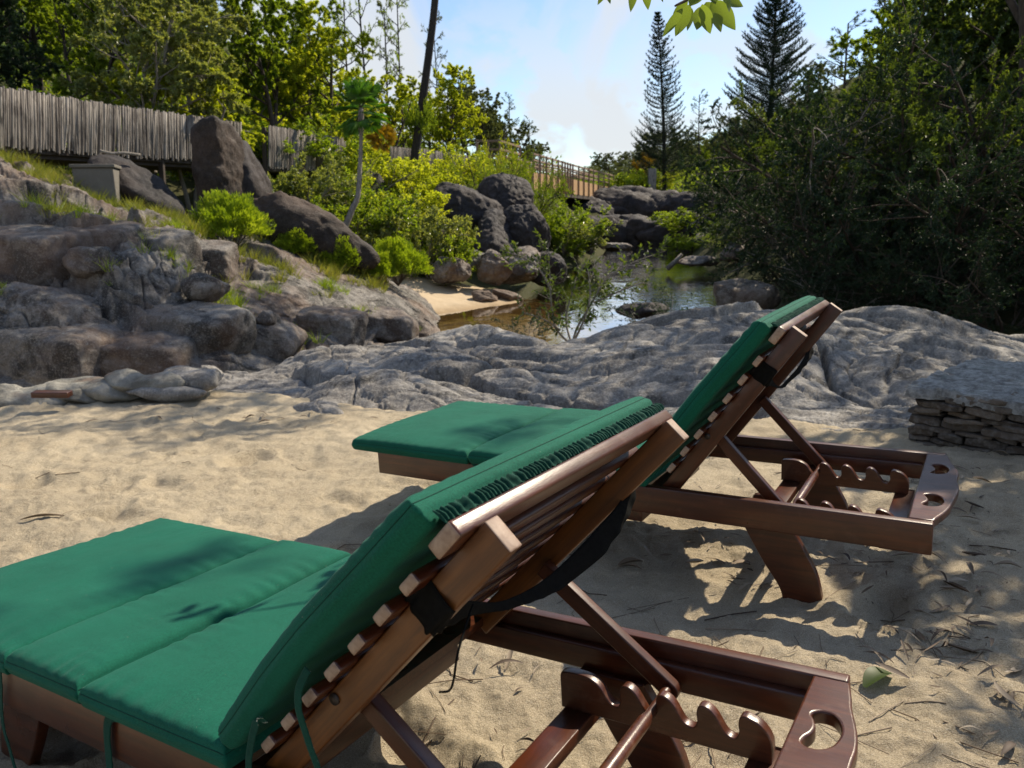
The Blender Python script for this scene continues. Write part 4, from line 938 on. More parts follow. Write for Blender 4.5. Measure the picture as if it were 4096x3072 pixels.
# araucaria: tiers of upturned cord-like branches
def araucaria(key, H, prof, seed, whorl, droop, ndl, per=5, bend=(0, 0), cw=.05):
    p = Plant(seed); t = np.linspace(0, 1, 30); tp = np.stack([bend[0] * t ** 1.6 * H, bend[1] * t * H, t * H], -1); p.wood.append((tp, np.linspace(.016 * H, .02, 30))); Ps = []; Ds = []
    z = .07 * H; ph = 0
    while z < H * .995:
        f = z / H; R = np.interp(f, *zip(*prof)) ; ph += 1.1
        c = np.array([np.interp(z, tp[:, 2], tp[:, 0]), 0, z])
        for k in range(per):
            a = ph + k * 2 * math.pi / per + p.rg.normal() * .12; R_ = R * p.rg.uniform(.78, 1.12)
            if R_ < .05 or p.rg.random() < .10: continue
            zo = p.rg.normal() * .05 * R_
            s = np.linspace(0, 1, 9); path = np.stack([c[0] + np.cos(a) * R_ * s, np.sin(a) * R_ * s, z + zo + R_ * (droop * s + (.34 - droop * .4) * s ** 3)], -1)
            p.wood.append((path, np.linspace(.012 + .006 * R_, .006, 9)))
            # side cords, flat fan
            m = max(3, int(R_ * ndl)); ss = np.linspace(.22, 1, m)
            for q in ss:
                for sg in (-1, 1):
                    i = min(int(q * 8), 7); b0 = path[i] + (path[i + 1] - path[i]) * (q * 8 - i); dirn = path[i + 1] - path[i]; dirn = dirn / np.linalg.norm(dirn)
                    side = np.array([-math.sin(a), math.cos(a), 0]) * sg; d_ = nrm(dirn * .75 + side * .7 + np.array([0, 0, .38]))
                    Lc = R_ * .26 * (1.15 - q * .6) * p.rg.uniform(.7, 1.2); Ps.append(b0[None] + d_[None] * (np.linspace(.05, 1, 5) * Lc)[:, None]); Ds.append(np.repeat(d_[None], 5, 0))
            Ps.append(path[2:]); Ds.append(np.repeat(nrm(path[-1] - path[0])[None], 7, 0))
        z += whorl * H * np.interp(f, [0, .5, 1], [1, .85, .6])
    P = np.concatenate(Ps); D = np.concatenate(Ds); V, F = needles(P, D, 5, cw * 2.6, cw * .55, p.rg, .45)
    SP[key] = (p.woodmesh(key + '_wood'), mesh_leaves(key + '_leaves', V, F))
araucaria('norfolk0', 14.5, [(0, 2.6), (.1, 3.3), (.25, 2.8), (.40, 1.75), (.7, 1.25), (.9, .62), (1, .12)], 5, .030, .10, 3.6, 7, bend=(-.07, 0), cw=.060)
araucaria('norfolk1', 13.0, [(0, 3.3), (.15, 3.4), (.4, 2.6), (.6, 2.1), (.8, 1.3), (1, .25)], 6, .033, .25, 5, 7, cw=.062)
# fan palm
p = Plant(220); Vp = []; Fp = []; k = 0
for i in range(26):
    a = i * 2.4; el = rad(p.rg.uniform(-45, 80)); d = np.array([math.cos(a) * math.cos(el), math.sin(a) * math.cos(el), math.sin(el)]); Lp = p.rg.uniform(.45, .65)
    s = np.linspace(0, 1, 6); path = d[None] * (s * Lp)[:, None] - np.array([0, 0, 1])[None] * (s ** 2 * .08)[:, None]; p.wood.append((path, np.full(6, .008)))
    c = path[-1]; side = nrm(np.cross(d, [0, 0, 1.])); upv = np.cross(side, d)
    for q in np.linspace(-1.9, 1.9, 28):
        dd = nrm(d * math.cos(q) + side * math.sin(q) + upv * .12); Lq = .62 * (1 - .10 * abs(q)) * p.rg.uniform(.85, 1.1) ; w_ = nrm(np.cross(dd, upv)) * .017
        tip = c + dd * Lq - np.array([0, 0, .10]); m_ = c + dd * Lq * .55
        Vp += [c, m_ + w_, tip, m_ - w_]; Fp += [[k, k + 2, k + 1], [k, k + 3, k + 2]]; k += 4
SP['fan'] = (p.woodmesh('fan_wood'), mesh_leaves('fan_leaves', Vp, Fp))
# ferny / grassy clump
def blades(n, L, W, rg, R=.1, out=.5, curve=.5):
    a = rg.uniform(0, 6.283, n); r = np.sqrt(rg.uniform(0, 1, n)) * R; b = np.stack([np.cos(a) * r, np.sin(a) * r, 0 * a], -1)
    a2 = a + rg.normal(size=n) * .8; d = nrm(np.stack([np.cos(a2) * out, np.sin(a2) * out, np.ones(n)], -1) + rg.normal(size=(n, 3)) * .2); Ls = L * rg.uniform(.5, 1.2, n)
    S = nrm(np.cross(d, rg.normal(size=(n, 3)))) * W / 2; o = np.stack([np.cos(a2), np.sin(a2), -.6 + 0 * a], -1) * (Ls * curve * .35)[:, None]
    m_ = b + d * (Ls * .5)[:, None] + o * .25; t = b + d * Ls[:, None] + o
    V = np.stack([b - S, b + S, m_ + S * .8, m_ - S * .8, t], 1).reshape(-1, 3); i = np.arange(n)[:, None] * 5
    return V, i + [0, 1, 2, 3], i + [3, 2, 4]

def plant(kind, label, cat_, key, loc, s=1.0, sz=None, rot=0.0, leaf=None, wood_=None, group=None, tilt=(0, 0), names=('crown', 'trunk')):
    wm, lm = SP[key]; E = empty(kind, tuple(float(q) for q in loc), (tilt[0], tilt[1], rot)); E.scale = (s, s, sz or s); tag(E, label, cat_, group)
    for nm, me, mt in ((names[1], wm, wood_ or K_brn), (names[0], lm, leaf or L_mid)):
        o = link(nm, me, E); o.material_slots[0].link = 'OBJECT'; o.material_slots[0].material = mt
    return E
def on(u, Y, dz=0.0):
    X_ = (u - 512) / 779 * Y; return (X_, Y, float(groundz(X_, Y)) + dz)
H_ = {'tree': 7.3, 'slim': 10.7, 'bush': .85, 'shrub': 3.0, 'dome': .76, 'pine': 12.3, 'sapling': 1.75, 'norfolk': 14.5}
def tree_to(kind, label, cat_, key, u, vtop, vbase, Y=None, leaf=None, wood_=None, group=None, rot=None, sx=1.0, fit=None, names=('crown', 'trunk'), tilt=(0, 0)):
    """stand a plant on the ground where the photo shows its foot, as tall as it looks there"""
    if Y is None: Y = hit(u, vbase)
    p_ = on(u, Y, -.05); zt = at(u, vtop, Y)[2]; h = max(.3, zt - p_[2]); base = H_[key.rstrip('0123456789')] if key not in ('norfolk1',) else 13.0
    s = h / base; return plant(kind, label, cat_, key, p_, s * sx, s, rot if rot is not None else (u * 1.7 + vtop) % 6.28, leaf, wood_, group, tilt, names)
SH = ('foliage', 'stems')
g = 'trees on the slope behind the pole fence'
for a in (
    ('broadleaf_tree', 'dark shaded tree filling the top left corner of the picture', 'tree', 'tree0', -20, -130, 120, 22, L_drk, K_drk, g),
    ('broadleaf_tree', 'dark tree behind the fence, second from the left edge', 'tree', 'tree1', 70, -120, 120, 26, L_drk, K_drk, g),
    ('broadleaf_tree', 'silvery small-leaved tree with pale trunks above the middle of the fence', 'tree', 'tree2', 165, -75, 118, 20.5, L_sil, K_pal, g),
    ('broadleaf_tree', 'grey-green glittering tree just right of the pale-trunked tree', 'tree', 'tree0', 222, -85, 125, 24, L_sil, K_pal, g),
    ('broadleaf_tree', 'tall mid-green tree with a wide crown rising over the slope bushes', 'tree', 'tree1', 292, -30, 140, 27, L_mid, K_brn, g),
    ('broadleaf_tree', 'yellow-green tree at the right end of the big left tree group', 'tree', 'tree2', 338, 5, 145, 29, L_yel, K_brn, g),
    ('broadleaf_tree', 'dark green tree behind the palm crown', 'tree', 'tree0', 318, 10, 150, 33, L_mid, K_drk, g),
    ('broadleaf_tree', 'dark undergrowth tree low at the left edge above the fence', 'tree', 'tree2', 25, 5, 125, 19, L_drk, K_drk, g),
    ('broadleaf_tree', 'dim green tree between the two dark trees and the silvery tree', 'tree', 'tree1', 112, -40, 122, 23, L_mid, K_drk, g),
    ('broadleaf_tree', 'small yellow-green sapling in front of the silvery trees', 'tree', 'tree1', 205, 48, 122, 20.5, L_yel, K_pal, g),
    ('broadleaf_tree', 'yellow-green rounded tree directly left of the leaning bare trunk', 'tree', 'tree1', 400, 62, 160, 36, L_yel, K_brn, g),
    ('broadleaf_tree', 'yellow-green bushy tree right of the leaning bare trunk', 'tree', 'tree0', 452, 72, 165, 37, L_yel, K_brn, g),
    ('broadleaf_tree', 'grey-green tree over the wooden railing corner', 'tree', 'tree2', 478, 78, 165, 48, L_far, K_brn, g),
    ('broadleaf_tree', 'light green low tree between palm and leaning trunk', 'tree', 'tree2', 378, 92, 160, 33, L_yel, K_brn, g),
    ('broadleaf_tree', 'pale green tree low behind the end of the pole fence', 'tree', 'tree1', 500, 110, 175, 55, L_far, K_brn, g),
    ('broadleaf_tree', 'soft yellow-green tree filling the gap right of the leaning bare trunk', 'tree', 'tree2', 436, 82, 165, 46, L_yel, K_brn, g, None, 1.3),
    ('broadleaf_tree', 'hazy green tree above the wooden railing corner, left of the open-topped pine', 'tree', 'tree0', 466, 92, 168, 56, L_far, K_brn, g, None, 1.4),
    ('broadleaf_tree', 'hazy green tree stepping down the skyline below the open-topped pine', 'tree', 'tree1', 512, 116, 172, 62, L_far, K_brn, g, None, 1.4),
    ('broadleaf_tree', 'lowest hazy tree of the left skyline, next to the bridge bush', 'tree', 'tree2', 540, 138, 175, 66, L_far, K_brn, g, None, 1.4),
    ('broadleaf_tree', 'light green tree behind the yellow shrubs between palm and leaning trunk', 'tree', 'tree0', 362, 70, 150, 34, L_yel, K_brn, g, None, 1.1)):
    tree_to(*a)
g = 'tall slender trees on the left skyline'
for i, (u, vt, vb, Y, k, lf, lab) in enumerate((
    (362, -25, 140, 36, 'slim0', L_mid, 'leftmost tall slender tree, just right of the yellow-green crown'),
    (380, -40, 140, 40, 'slim1', L_mid, 'tall slender tree with a dark straight trunk, second of its row'),
    (398, -30, 140, 44, 'slim2', L_far, 'slender tree with a pale feathery crown, third of its row'),
    (412, -10, 145, 40, 'slim0', L_mid, 'slender bushy-topped tree close left of the leaning bare trunk'),
    (447, 35, 150, 60, 'slim1', L_far, 'thin lone tree with a wispy top right of the leaning bare trunk'))):
    tree_to('slender_tree', lab, 'tree', k, u, vt, vb, Y, lf, K_drk, g, sx=.75)
g = 'distant pines along the river'
for i, (u, vt, vb, Y, k, lf, lab) in enumerate((
    (470, 90, 170, 65, 'pine0', L_pin, 'feathery pine above the right end of the left forest'),
    (497, 112, 172, 75, 'pine1', L_pin, 'small distant pine left of the open-topped pine'),
    (515, 96, 172, 70, 'pine0', L_pin, 'open-topped distant pine standing against the clouds'),
    (532, 118, 172, 80, 'pine1', L_pin, 'lower pine sloping down toward the bush on the skyline'),
    (697, 92, 185, 85, 'pine1', L_pin, 'tall rounded pine between the two tiered conifers'))):
    tree_to('pine_tree', lab, 'tree', k, u, vt, vb, Y, lf, K_drk, g, sx=1.1)
tree_to('tiered_conifer', 'narrow leaning tiered conifer against the sky above the far bank', 'tree', 'norfolk0', 664, 12, 192, 68, L_pdk, K_drk, 'tiered conifers', rot=0.0, sx=.92)
tree_to('tiered_conifer', 'broad dark tiered conifer right of the narrow one', 'tree', 'norfolk1', 763, -22, 178, 42, L_pdk, K_drk, 'tiered conifers', rot=.5)
# far wooded slopes, one mass
rg = np.random.default_rng(5); Vs = []; Fs = []; kk = 0; Vc = SP['pine0'][1]
src = np.zeros(len(Vc.vertices) * 3, np.float32); Vc.vertices.foreach_get('co', src); src = src.reshape(-1, 3, 3); src = src[rg.choice(len(src), 2600, replace=False)].copy(); ctr = src.mean(1, keepdims=True); src = (src - ctr) * 3.2 + ctr
for _ in range(400):
    u = rg.uniform(560, 900); Y = rg.uniform(80, 230); X_, Y_, z_ = on(u, Y); vt = np.interp(u, [560, 580, 600, 630, 660, 690, 720, 760, 900], [172, 163, 154, 146, 138, 130, 122, 105, 60]) + abs(rg.normal()) * 14; s = np.clip((at(u, vt, Y)[2] - z_ + 1) / 11.5, .25, 1.3)
    a = rg.uniform(0, 6.28); R2 = np.array([[math.cos(a), -math.sin(a), 0], [math.sin(a), math.cos(a), 0], [0, 0, .85]]); q = src.reshape(-1, 3) @ R2.T * [max(s, .6) * 1.2, max(s, .6) * 1.2, s] + [X_, Y_, z_ - 1.5]
    Vs.append(q); Fs.append(np.arange(len(q)).reshape(-1, 3) + kk); kk += len(q)
o = link('wooded_hillside', mk_mesh('wooded_hillside', np.concatenate(Vs), None, np.concatenate(Fs), mats=[L_far], smooth=False)); tag(o, 'far wooded hillside fading behind the conifers', kind='stuff')

# shrubs on the left slope and along the fence
g = 'shrubs on the left river slope'
for i, (u, vt, vb, k, lf, sx, lab) in enumerate((
    (236, 120, 160, 'bush0', L_yel, 1.5, 'bright ferny shrub spilling over the fence beside the standing rock'),
    (262, 125, 180, 'bush1', L_mid, 1.6, 'shrub growing through the pole fence right of the standing rock'),
    (300, 92, 150, 'bush2', L_yel, 2.2, 'sunlit yellow-green shrub heap on the slope below the tall trees'),
    (255, 82, 135, 'bush0', L_yel, 2.0, 'bright sloping shrub mass over the fence top'),
    (318, 128, 188, 'bush1', L_mid, 1.6, 'green shrub with glossy leaves left of the palm trunk'),
    (306, 160, 228, 'bush2', L_sil, 1.3, 'grey-green shrub behind the long brown slab'),
    (338, 175, 232, 'bush0', L_mid, 1.4, 'mid-green shrub at the foot of the thin palm'),
    (378, 150, 200, 'bush1', L_yel, 1.5, 'yellow-green shrub in front of the far pole fence'),
    (400, 185, 240, 'bush2', L_yel, 1.3, 'light green shrub above the rounded bright bushes'),
    (418, 205, 278, 'bush0', L_sil, 1.1, 'tall glossy-leaved shrub left of the black boulders'),
    (440, 232, 288, 'bush1', L_mid, 1.0, 'dark leafy shrub between the bright bushes and the boulders'),
    (365, 195, 255, 'bush1', L_mid, 1.4, 'broad green shrub in the middle of the slope'),
    (395, 212, 262, 'bush1', L_sil, 1.3, 'speckled grey-green shrub right of the palm foot'),
    (345, 130, 175, 'bush2', L_yel, 1.4, 'yellow shrub directly behind the thin palm trunk'),
    (428, 165, 205, 'bush0', L_yel, 1.6, 'low yellowish shrub under the far pole fence'),
    (455, 150, 190, 'bush2', L_yel, 1.4, 'pale shrub growing against the far pole fence'),
    (574, 220, 256, 'bush1', L_sil, 1.6, 'overhanging grey-green shrub above the reeds at the left shore'),
    (545, 222, 246, 'dome', L_brt, 1.1, 'small bright round bush at the right of the black boulders'),
    (300, 200, 250, 'bush1', L_mid, 1.2, 'dark shrub tucked under the end of the brown slab'),
    (566, 232, 258, 'bush0', L_mid, 1.3, 'low shrub overhanging the far end of the pool on the left shore'),
    (578, 244, 258, 'bush2', L_sil, 1.0, 'pale twiggy shrub at the water beside the reeds'),
    (560, 205, 250, 'bush1', L_mid, 1.3, 'green shrub right of the black boulder pile'))):
    tree_to('shrub', lab, 'shrub', k, u, vt, vb, None, lf, K_pal, g, sx=sx * .8, names=SH)
for (u, vt, vb, Y, sx, lf, k, lab) in ((492, 150, 235, 29, .75, L_mid, 'shrub0', 'big rounded green bush in front of the end of the fence'), (532, 156, 232, 31, .5, L_mid, 'shrub1', 'right half of the big bush left of the wooden bridge, lower and darker'), (508, 142, 225, 34, .5, L_yel, 'shrub2', 'yellow-green top shrub behind the big rounded bush')):
    tree_to('large_bush', lab, 'bush', k, u, vt, vb, Y, lf, K_brn, 'big bushes beside the bridge', sx=sx, names=SH)
g = 'rounded bright green bushes'
for (u, vt, vb, Y, sx, lab) in ((233, 192, 244, 14.6, 1.0, 'round bright green bush standing alone under the tall dark rock'), (298, 228, 256, 15.6, 1.15, 'bright green bush at the lower end of the brown slab'), (322, 231, 262, 15.8, .8, 'smaller bright bush next to the slab end'), (342, 236, 272, 15.8, .85, 'bright bush with upright shoots right of the slab'),
    (376, 250, 280, 16.4, 1.0, 'bright green bush low above the smooth brown rock'), (398, 238, 280, 17.0, 1.0, 'tallest bright bush, left of the sand bank'), (354, 243, 262, 17.5, 1.0, 'small bright bush behind the others on the slope')):
    X_, Y_, _ = at(u, vb, Y); zb = at(u, vb, Y)[2]; s = (at(u, vt, Y)[2] - zb) / .76
    plant('rounded_bush', lab, 'bush', 'dome', (X_, Y_, zb - .03), s * sx, s, u, L_brt, K_brn, g, names=SH)
    if u in (298, 398, 342): pass
# leaning fan palm
path = cat([at(342, 226, 17.6) - [0, 0, .15], at(352, 210, 17.7), at(358, 195, 17.8), at(360, 165, 18), at(361, 140, 18.1), at(361, 108, 18.2)], 6, False)
E = empty('fan_palm', path[0]); tag(E, 'thin fan palm with a curved bare trunk and one round green crown', 'palm tree')
b0 = np.array(path[0]); tube('trunk', [tuple(np.array(q) - b0) for q in path], list(np.linspace(.075, .042, len(path) - 6)) + [.045, .065, .07, .065, .06, .04], K_pal, E, 9)
c0_ = np.array(path[-1]) - b0
for nm, me, mt in (('stalks', SP['fan'][0], K_brn), ('crown', SP['fan'][1], leafmat('palm_fronds', ((.03, .10, .012), (.06, .17, .02), (.12, .24, .03)), .4))):
    o = link(nm, me, E); o.location = c0_; o.scale = (.62, .62, .75); o.material_slots[0].link = 'OBJECT'; o.material_slots[0].material = mt
o = link('dry_frond', SP['fan'][1], E); o.location = c0_ + [.42, .2, -.62]; o.scale = (.30, .30, .38); o.rotation_euler = (.4, .9, 1); o.material_slots[0].link = 'OBJECT'; o.material_slots[0].material = L_org
# tall leaning bare trunk that leaves the frame
path = cat([on(414, 30, -.2), at(415, 155, 30), at(419, 125, 30), at(424, 90, 30), at(430, 45, 30), at(435, 0, 30), at(438, -60, 30)], 6, False)
E = empty('leaning_tree', path[0]); tag(E, 'tall dark bare trunk leaning right, cut off by the top of the picture', 'tree'); b0 = np.array(path[0])
tube('trunk', [tuple(np.array(q) - b0) for q in path], np.linspace(.17, .12, len(path)), K_drk, E, 10)
o = link('crown', SP['tree0'][1], E); o.location = np.array(path[-1]) - b0 + [0, 0, -1.6]; o.scale = (.5, .5, .5)
o = link('climbing_vine', SP['bush1'][1], E); o.location = np.array(path[12]) - b0 + [0, -.1, -.5]; o.scale = (.7, .7, 1.6)

# right bank
g = 'dense shrubs on the right river bank'
i = 0
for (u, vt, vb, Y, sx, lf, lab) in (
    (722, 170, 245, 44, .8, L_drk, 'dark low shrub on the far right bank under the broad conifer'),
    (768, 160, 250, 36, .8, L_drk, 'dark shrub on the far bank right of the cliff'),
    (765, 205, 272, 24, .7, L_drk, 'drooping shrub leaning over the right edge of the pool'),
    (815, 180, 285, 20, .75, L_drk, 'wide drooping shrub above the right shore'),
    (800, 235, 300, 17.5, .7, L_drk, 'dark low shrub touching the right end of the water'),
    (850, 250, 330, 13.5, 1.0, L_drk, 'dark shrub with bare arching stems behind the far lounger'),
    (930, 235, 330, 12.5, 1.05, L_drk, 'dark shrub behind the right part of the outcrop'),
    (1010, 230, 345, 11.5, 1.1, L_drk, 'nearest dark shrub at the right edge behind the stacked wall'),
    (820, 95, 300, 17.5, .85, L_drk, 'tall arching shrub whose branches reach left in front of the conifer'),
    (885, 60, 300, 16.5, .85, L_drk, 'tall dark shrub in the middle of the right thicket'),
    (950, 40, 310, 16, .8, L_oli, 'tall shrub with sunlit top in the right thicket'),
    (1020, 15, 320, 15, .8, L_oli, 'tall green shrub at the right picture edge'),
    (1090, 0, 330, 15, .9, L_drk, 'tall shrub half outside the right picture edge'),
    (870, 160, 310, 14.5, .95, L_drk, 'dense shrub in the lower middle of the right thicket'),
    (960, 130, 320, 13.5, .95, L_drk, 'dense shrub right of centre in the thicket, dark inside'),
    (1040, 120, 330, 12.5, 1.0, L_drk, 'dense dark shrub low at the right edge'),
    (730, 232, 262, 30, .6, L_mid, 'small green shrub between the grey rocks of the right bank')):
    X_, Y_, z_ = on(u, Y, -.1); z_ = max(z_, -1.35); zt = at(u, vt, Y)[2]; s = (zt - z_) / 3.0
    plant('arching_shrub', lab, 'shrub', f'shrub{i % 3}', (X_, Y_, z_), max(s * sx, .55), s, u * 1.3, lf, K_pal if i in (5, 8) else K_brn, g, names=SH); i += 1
g = 'trees behind the right thicket'
for a in (
    ('broadleaf_tree', 'yellow-green sunlit tree in the top right corner', 'tree', 'tree0', 1000, -120, 300, 19, L_oli, K_brn, g),
    ('broadleaf_tree', 'green tree with a lit crown left of the top right corner tree', 'tree', 'tree1', 930, -60, 280, 23, L_oli, K_brn, g),
    ('broadleaf_tree', 'dark ivy-covered tree column behind the lit crowns at the top right', 'tree', 'tree2', 875, -20, 260, 30, L_mid, K_drk, g),
    ('broadleaf_tree', 'tree half outside the right picture edge, lit yellow-green above', 'tree', 'tree2', 1085, -100, 300, 18, L_oli, K_brn, g),
    ('broadleaf_tree', 'small yellow bamboo-like tree between the conifers', 'tree', 'tree1', 707, 138, 190, 70, L_brt, K_brn, g, None, .7),
    ('broadleaf_tree', 'grey-green tree behind the broad conifer on its right', 'tree', 'tree0', 800, 70, 200, 50, L_far, K_brn, g),
    ('broadleaf_tree', 'hazy round tree on the far slope left of the narrow conifer', 'tree', 'tree1', 615, 148, 195, 105, L_far, K_brn, g, None, 1.6),
    ('broadleaf_tree', 'hazy tree on the far slope directly behind the narrow conifer', 'tree', 'tree0', 645, 134, 195, 105, L_far, K_brn, g, None, 1.6),
    ('broadleaf_tree', 'hazy tree on the far slope just right of the narrow conifer', 'tree', 'tree2', 684, 124, 195, 95, L_far, K_brn, g, None, 1.6),
    ('broadleaf_tree', 'hazy tall tree on the far slope close left of the broad conifer', 'tree', 'tree1', 732, 110, 195, 90, L_far, K_brn, g, None, 1.5),
    ('broadleaf_tree', 'golden-leaved tree left of the narrow conifer foot', 'tree', 'tree2', 643, 152, 190, 78, L_org, K_brn, g),
    ('broadleaf_tree', 'soft green tree on the slope between the two conifers', 'tree', 'tree2', 722, 128, 190, 62, L_far, K_brn, g)):
    tree_to(*a)
tree_to('pine_tree', 'grey feathery pine rising over the right thicket', 'tree', 'pine0', 830, 20, 220, 34, L_pin, K_brn, 'pines over the right thicket', sx=1.3)
tree_to('pine_tree', 'second feathery pine, behind the top of the right thicket', 'tree', 'pine1', 865, -10, 220, 38, L_pin, K_brn, 'pines over the right thicket', sx=1.3)
for (u, vt, vb, Y, k, lf, sx, lab) in ((625, 172, 196, 68, 'bush0', L_brt, 1.3, 'low bright palm clump at the end of the bridge'), (645, 174, 196, 68, 'bush1', L_yel, 1.3, 'second low palm clump near the grey post'), (700, 178, 200, 68, 'bush2', L_mid, 1.6, 'low green shrub on the far terrace'),
    (700, 206, 232, 44, 'bush0', L_mid, 1.5, 'green shrub hanging over the dark cliff at its right end'), (722, 228, 256, 32, 'bush2', L_drk, 1.4, 'dark low shrub between pool and right thicket'), (690, 236, 252, 38, 'bush1', L_mid, 1.4, 'small green shrub at the far right shore'), (745, 215, 262, 27, 'bush0', L_oli, 1.2, 'olive shrub at the left foot of the right thicket'),
    (730, 180, 205, 62, 'bush0', L_mid, 1.6, 'lit green shrub on the far terrace below the papaya tree'), (770, 172, 212, 40, 'bush1', L_mid, 1.5, 'green shrub below the broad conifer'), (685, 190, 204, 66, 'bush1', L_yel, 1.6, 'little yellow shrub on top of the dark cliff')):
    tree_to('shrub', lab, 'shrub', k, u, vt, vb, Y, lf, K_brn, 'shrubs on the far terrace', sx=sx, names=SH)
# papaya
p_ = on(752, 45); E = empty('papaya_tree', p_); tag(E, 'little papaya tree with a pale stem and umbrella crown before the broad conifer', 'tree')
tube('trunk', [(0, 0, 0), (.02, 0, 1.2), (0, 0, float(at(752, 150, 45)[2] - p_[2]))], [.09, .07, .05], K_pal, E, 8)
o = link('crown', SP['fan'][1], E); o.location = (0, 0, float(at(752, 150, 45)[2] - p_[2])); o.scale = (1.1, 1.1, .5)
# spindly young tree in front of the pool
for (u, vb, Y, s, r_, lab) in ((655, 330, 8.7, .55, 2.0, 'low leafy twigs poking up behind the outcrop by the flat rock'), (680, 330, 8.6, .42, 4.0, 'small dark leafy sprig on the outcrop edge, right of the flat rock'), (528, 334, 8.9, .40, 1.0, 'small leafy sprig left of the spindly young tree')):
    p_ = at(u, vb, Y); plant('young_tree', lab, 'young tree', 'sapling', (p_[0], p_[1], p_[2] - .25), s * 1.05, s * .72, r_, L_drk, K_pal, 'young trees at the outcrop edge', names=SH)

p = Plant(301); root = at(572, 345, 9.2)
for limb in (((572, 345, 9.2), (556, 328, 9.2), (551, 300, 9.2), (550, 276, 9.25), (548, 243, 9.3)), ((551, 290, 9.2), (540, 270, 9.2), (525, 258, 9.15), (506, 252, 9.1)), ((572, 345, 9.2), (578, 326, 9.15), (593, 301, 9.1), (607, 279, 9.1), (632, 263, 9.1), (665, 251, 9.1)),
             ((594, 303, 9.1), (620, 291, 9.0), (649, 280, 9.0)), ((572, 345, 9.2), (584, 320, 9.0), (590, 296, 8.9), (588, 270, 8.9)), ((572, 345, 9.2), (566, 318, 9.4), (575, 285, 9.5), (585, 262, 9.5)), ((560, 330, 9.2), (545, 320, 9.1), (522, 312, 9.0))):
    q = np.array(cat([at(*a) - root for a in limb], 6, False)); p.wood.append((q, np.linspace(.016, .004, len(q))))
    for t in range(4, len(q) - 1):
        for _ in range(2):
            d = nrm(q[t + 1] - q[t]) * .6 + rand_perp(nrm(q[t + 1] - q[t]), p.rg) * .8; P, D = p.walk(q[t], d, p.rg.uniform(.12, .30), .003, .06, .12, 0); p.tips.append((P, D))
P, D = p.leafpts(6.5, .6); V, F = leaves_mesh(P, D, .062, .028, p.rg)
E = empty('young_tree', tuple(root)); tag(E, 'spindly young tree with thin bent stems and sparse dark leaves in front of the pool', 'young tree', 'young trees at the outcrop edge')
wm = p.woodmesh('stems'); wm.materials.clear(); link('stems', wm, E, K_pal); lm = mesh_leaves('foliage', V, F); lm.materials.clear(); link('foliage', lm, E, L_oli)
# undergrowth covering the slopes, nobody could count it
rg = np.random.default_rng(77)
def undergrowth(label, n, ur, yr, mat, ls, test, hs=.8):
    Ps = []; Ds = []; Ls = []
    while len(Ps) < n:
        u = rg.uniform(*ur); Y = math.exp(rg.uniform(math.log(yr[0]), math.log(yr[1]))); X_ = (u - 512) / 779 * Y; z = float(groundz(X_, Y))
        if z < -.9 or not test(u, Y): continue
        R_ = rg.uniform(.35, 1.0) * (Y / 22) ** .7; m_ = 70; d = nrm(rg.normal(size=(m_, 3))); d[:, 2] = np.abs(d[:, 2]); q = d * (R_ * rg.uniform(.4, 1, m_) ** .5)[:, None] * [1, 1, hs * rg.uniform(.7, 1.8)]
        Ps.append(q + [X_, Y, z]); Ds.append(nrm(d * .6 + rg.normal(size=(m_, 3)) * .7)); Ls.append(np.full(m_, ls * (Y / 22) ** .6))
    P = np.concatenate(Ps); L = np.concatenate(Ls); V, F = leaves_mesh(P, np.concatenate(Ds), L, L * .42, rg, .4)
    tag(link('undergrowth', mesh_leaves('undergrowth', V, F), None), label, kind='stuff').data.materials[0] = mat
undergrowth('leafy undergrowth covering the left hillside behind the fence', 1000, (-160, 560), (17, 75), leafmat('undergrowth_leaves', ((.045, .085, .012), (.12, .19, .02), (.28, .34, .03)), .45, scale=.35), .17, lambda u, Y: Y > np.interp(u, [-120, 0, 185, 300, 482], [15, 16.5, 22, 27, 41]))
undergrowth('low green plants on the slope between fence and pool', 260, (235, 560), (17, 42), leafmat('slope_leaves', ((.05, .09, .012), (.12, .19, .02), (.24, .32, .03)), .45, scale=.5), .11, lambda u, Y: Y < np.interp(u, [-120, 0, 185, 300, 482, 600], [15, 16.5, 22, 27, 40, 44]) and Y > np.interp(u, [235, 330, 440, 500, 560], [18, 20, 27, 31, 33]), .5)
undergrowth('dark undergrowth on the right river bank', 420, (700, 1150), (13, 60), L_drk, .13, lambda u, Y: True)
undergrowth('green plants on the far terrace below the conifers', 200, (585, 800), (60, 100), L_mid, .14, lambda u, Y: True, .5)
# grass: uncountable, one object per kind of place
rg = np.random.default_rng(9); V, F4_, F3_ = blades(26, .20, .006, rg, .05)
def tufts(name, label, pts, sc_, mat):
    Vs = []; A4 = []; A3 = []; k = 0
    for p_ in pts:
        a = rg.uniform(0, 6.28); c_, s_ = math.cos(a), math.sin(a); q = V * (sc_ * rg.uniform(.5, 1.35)); q = np.stack([q[:, 0] * c_ - q[:, 1] * s_, q[:, 0] * s_ + q[:, 1] * c_, q[:, 2]], -1) + p_
        Vs.append(q); A4.append(F4_ + k); A3.append(F3_ + k); k += len(q)
    o = link(name, mk_mesh(name, np.concatenate(Vs), np.concatenate(A4), np.concatenate(A3), smooth=False), None, mat); tag(o, label, kind='stuff')
pts = []
for _ in range(1500):
    a, b = rg.uniform(0, 560), 300 - abs(rg.normal()) * 62
    if b < 150: continue
    i_, j_ = int(a), min(299, max(0, int(b))); 
    if perlin(np.array([bankP[i_, j_] * .8]))[0] < -.05 and b < 262: continue
    pts.append(bankP[i_, j_])
tufts('grass', 'dry yellow-green grass on the upper left bank below the fence', pts, 1.15, L_gra)
pts = []
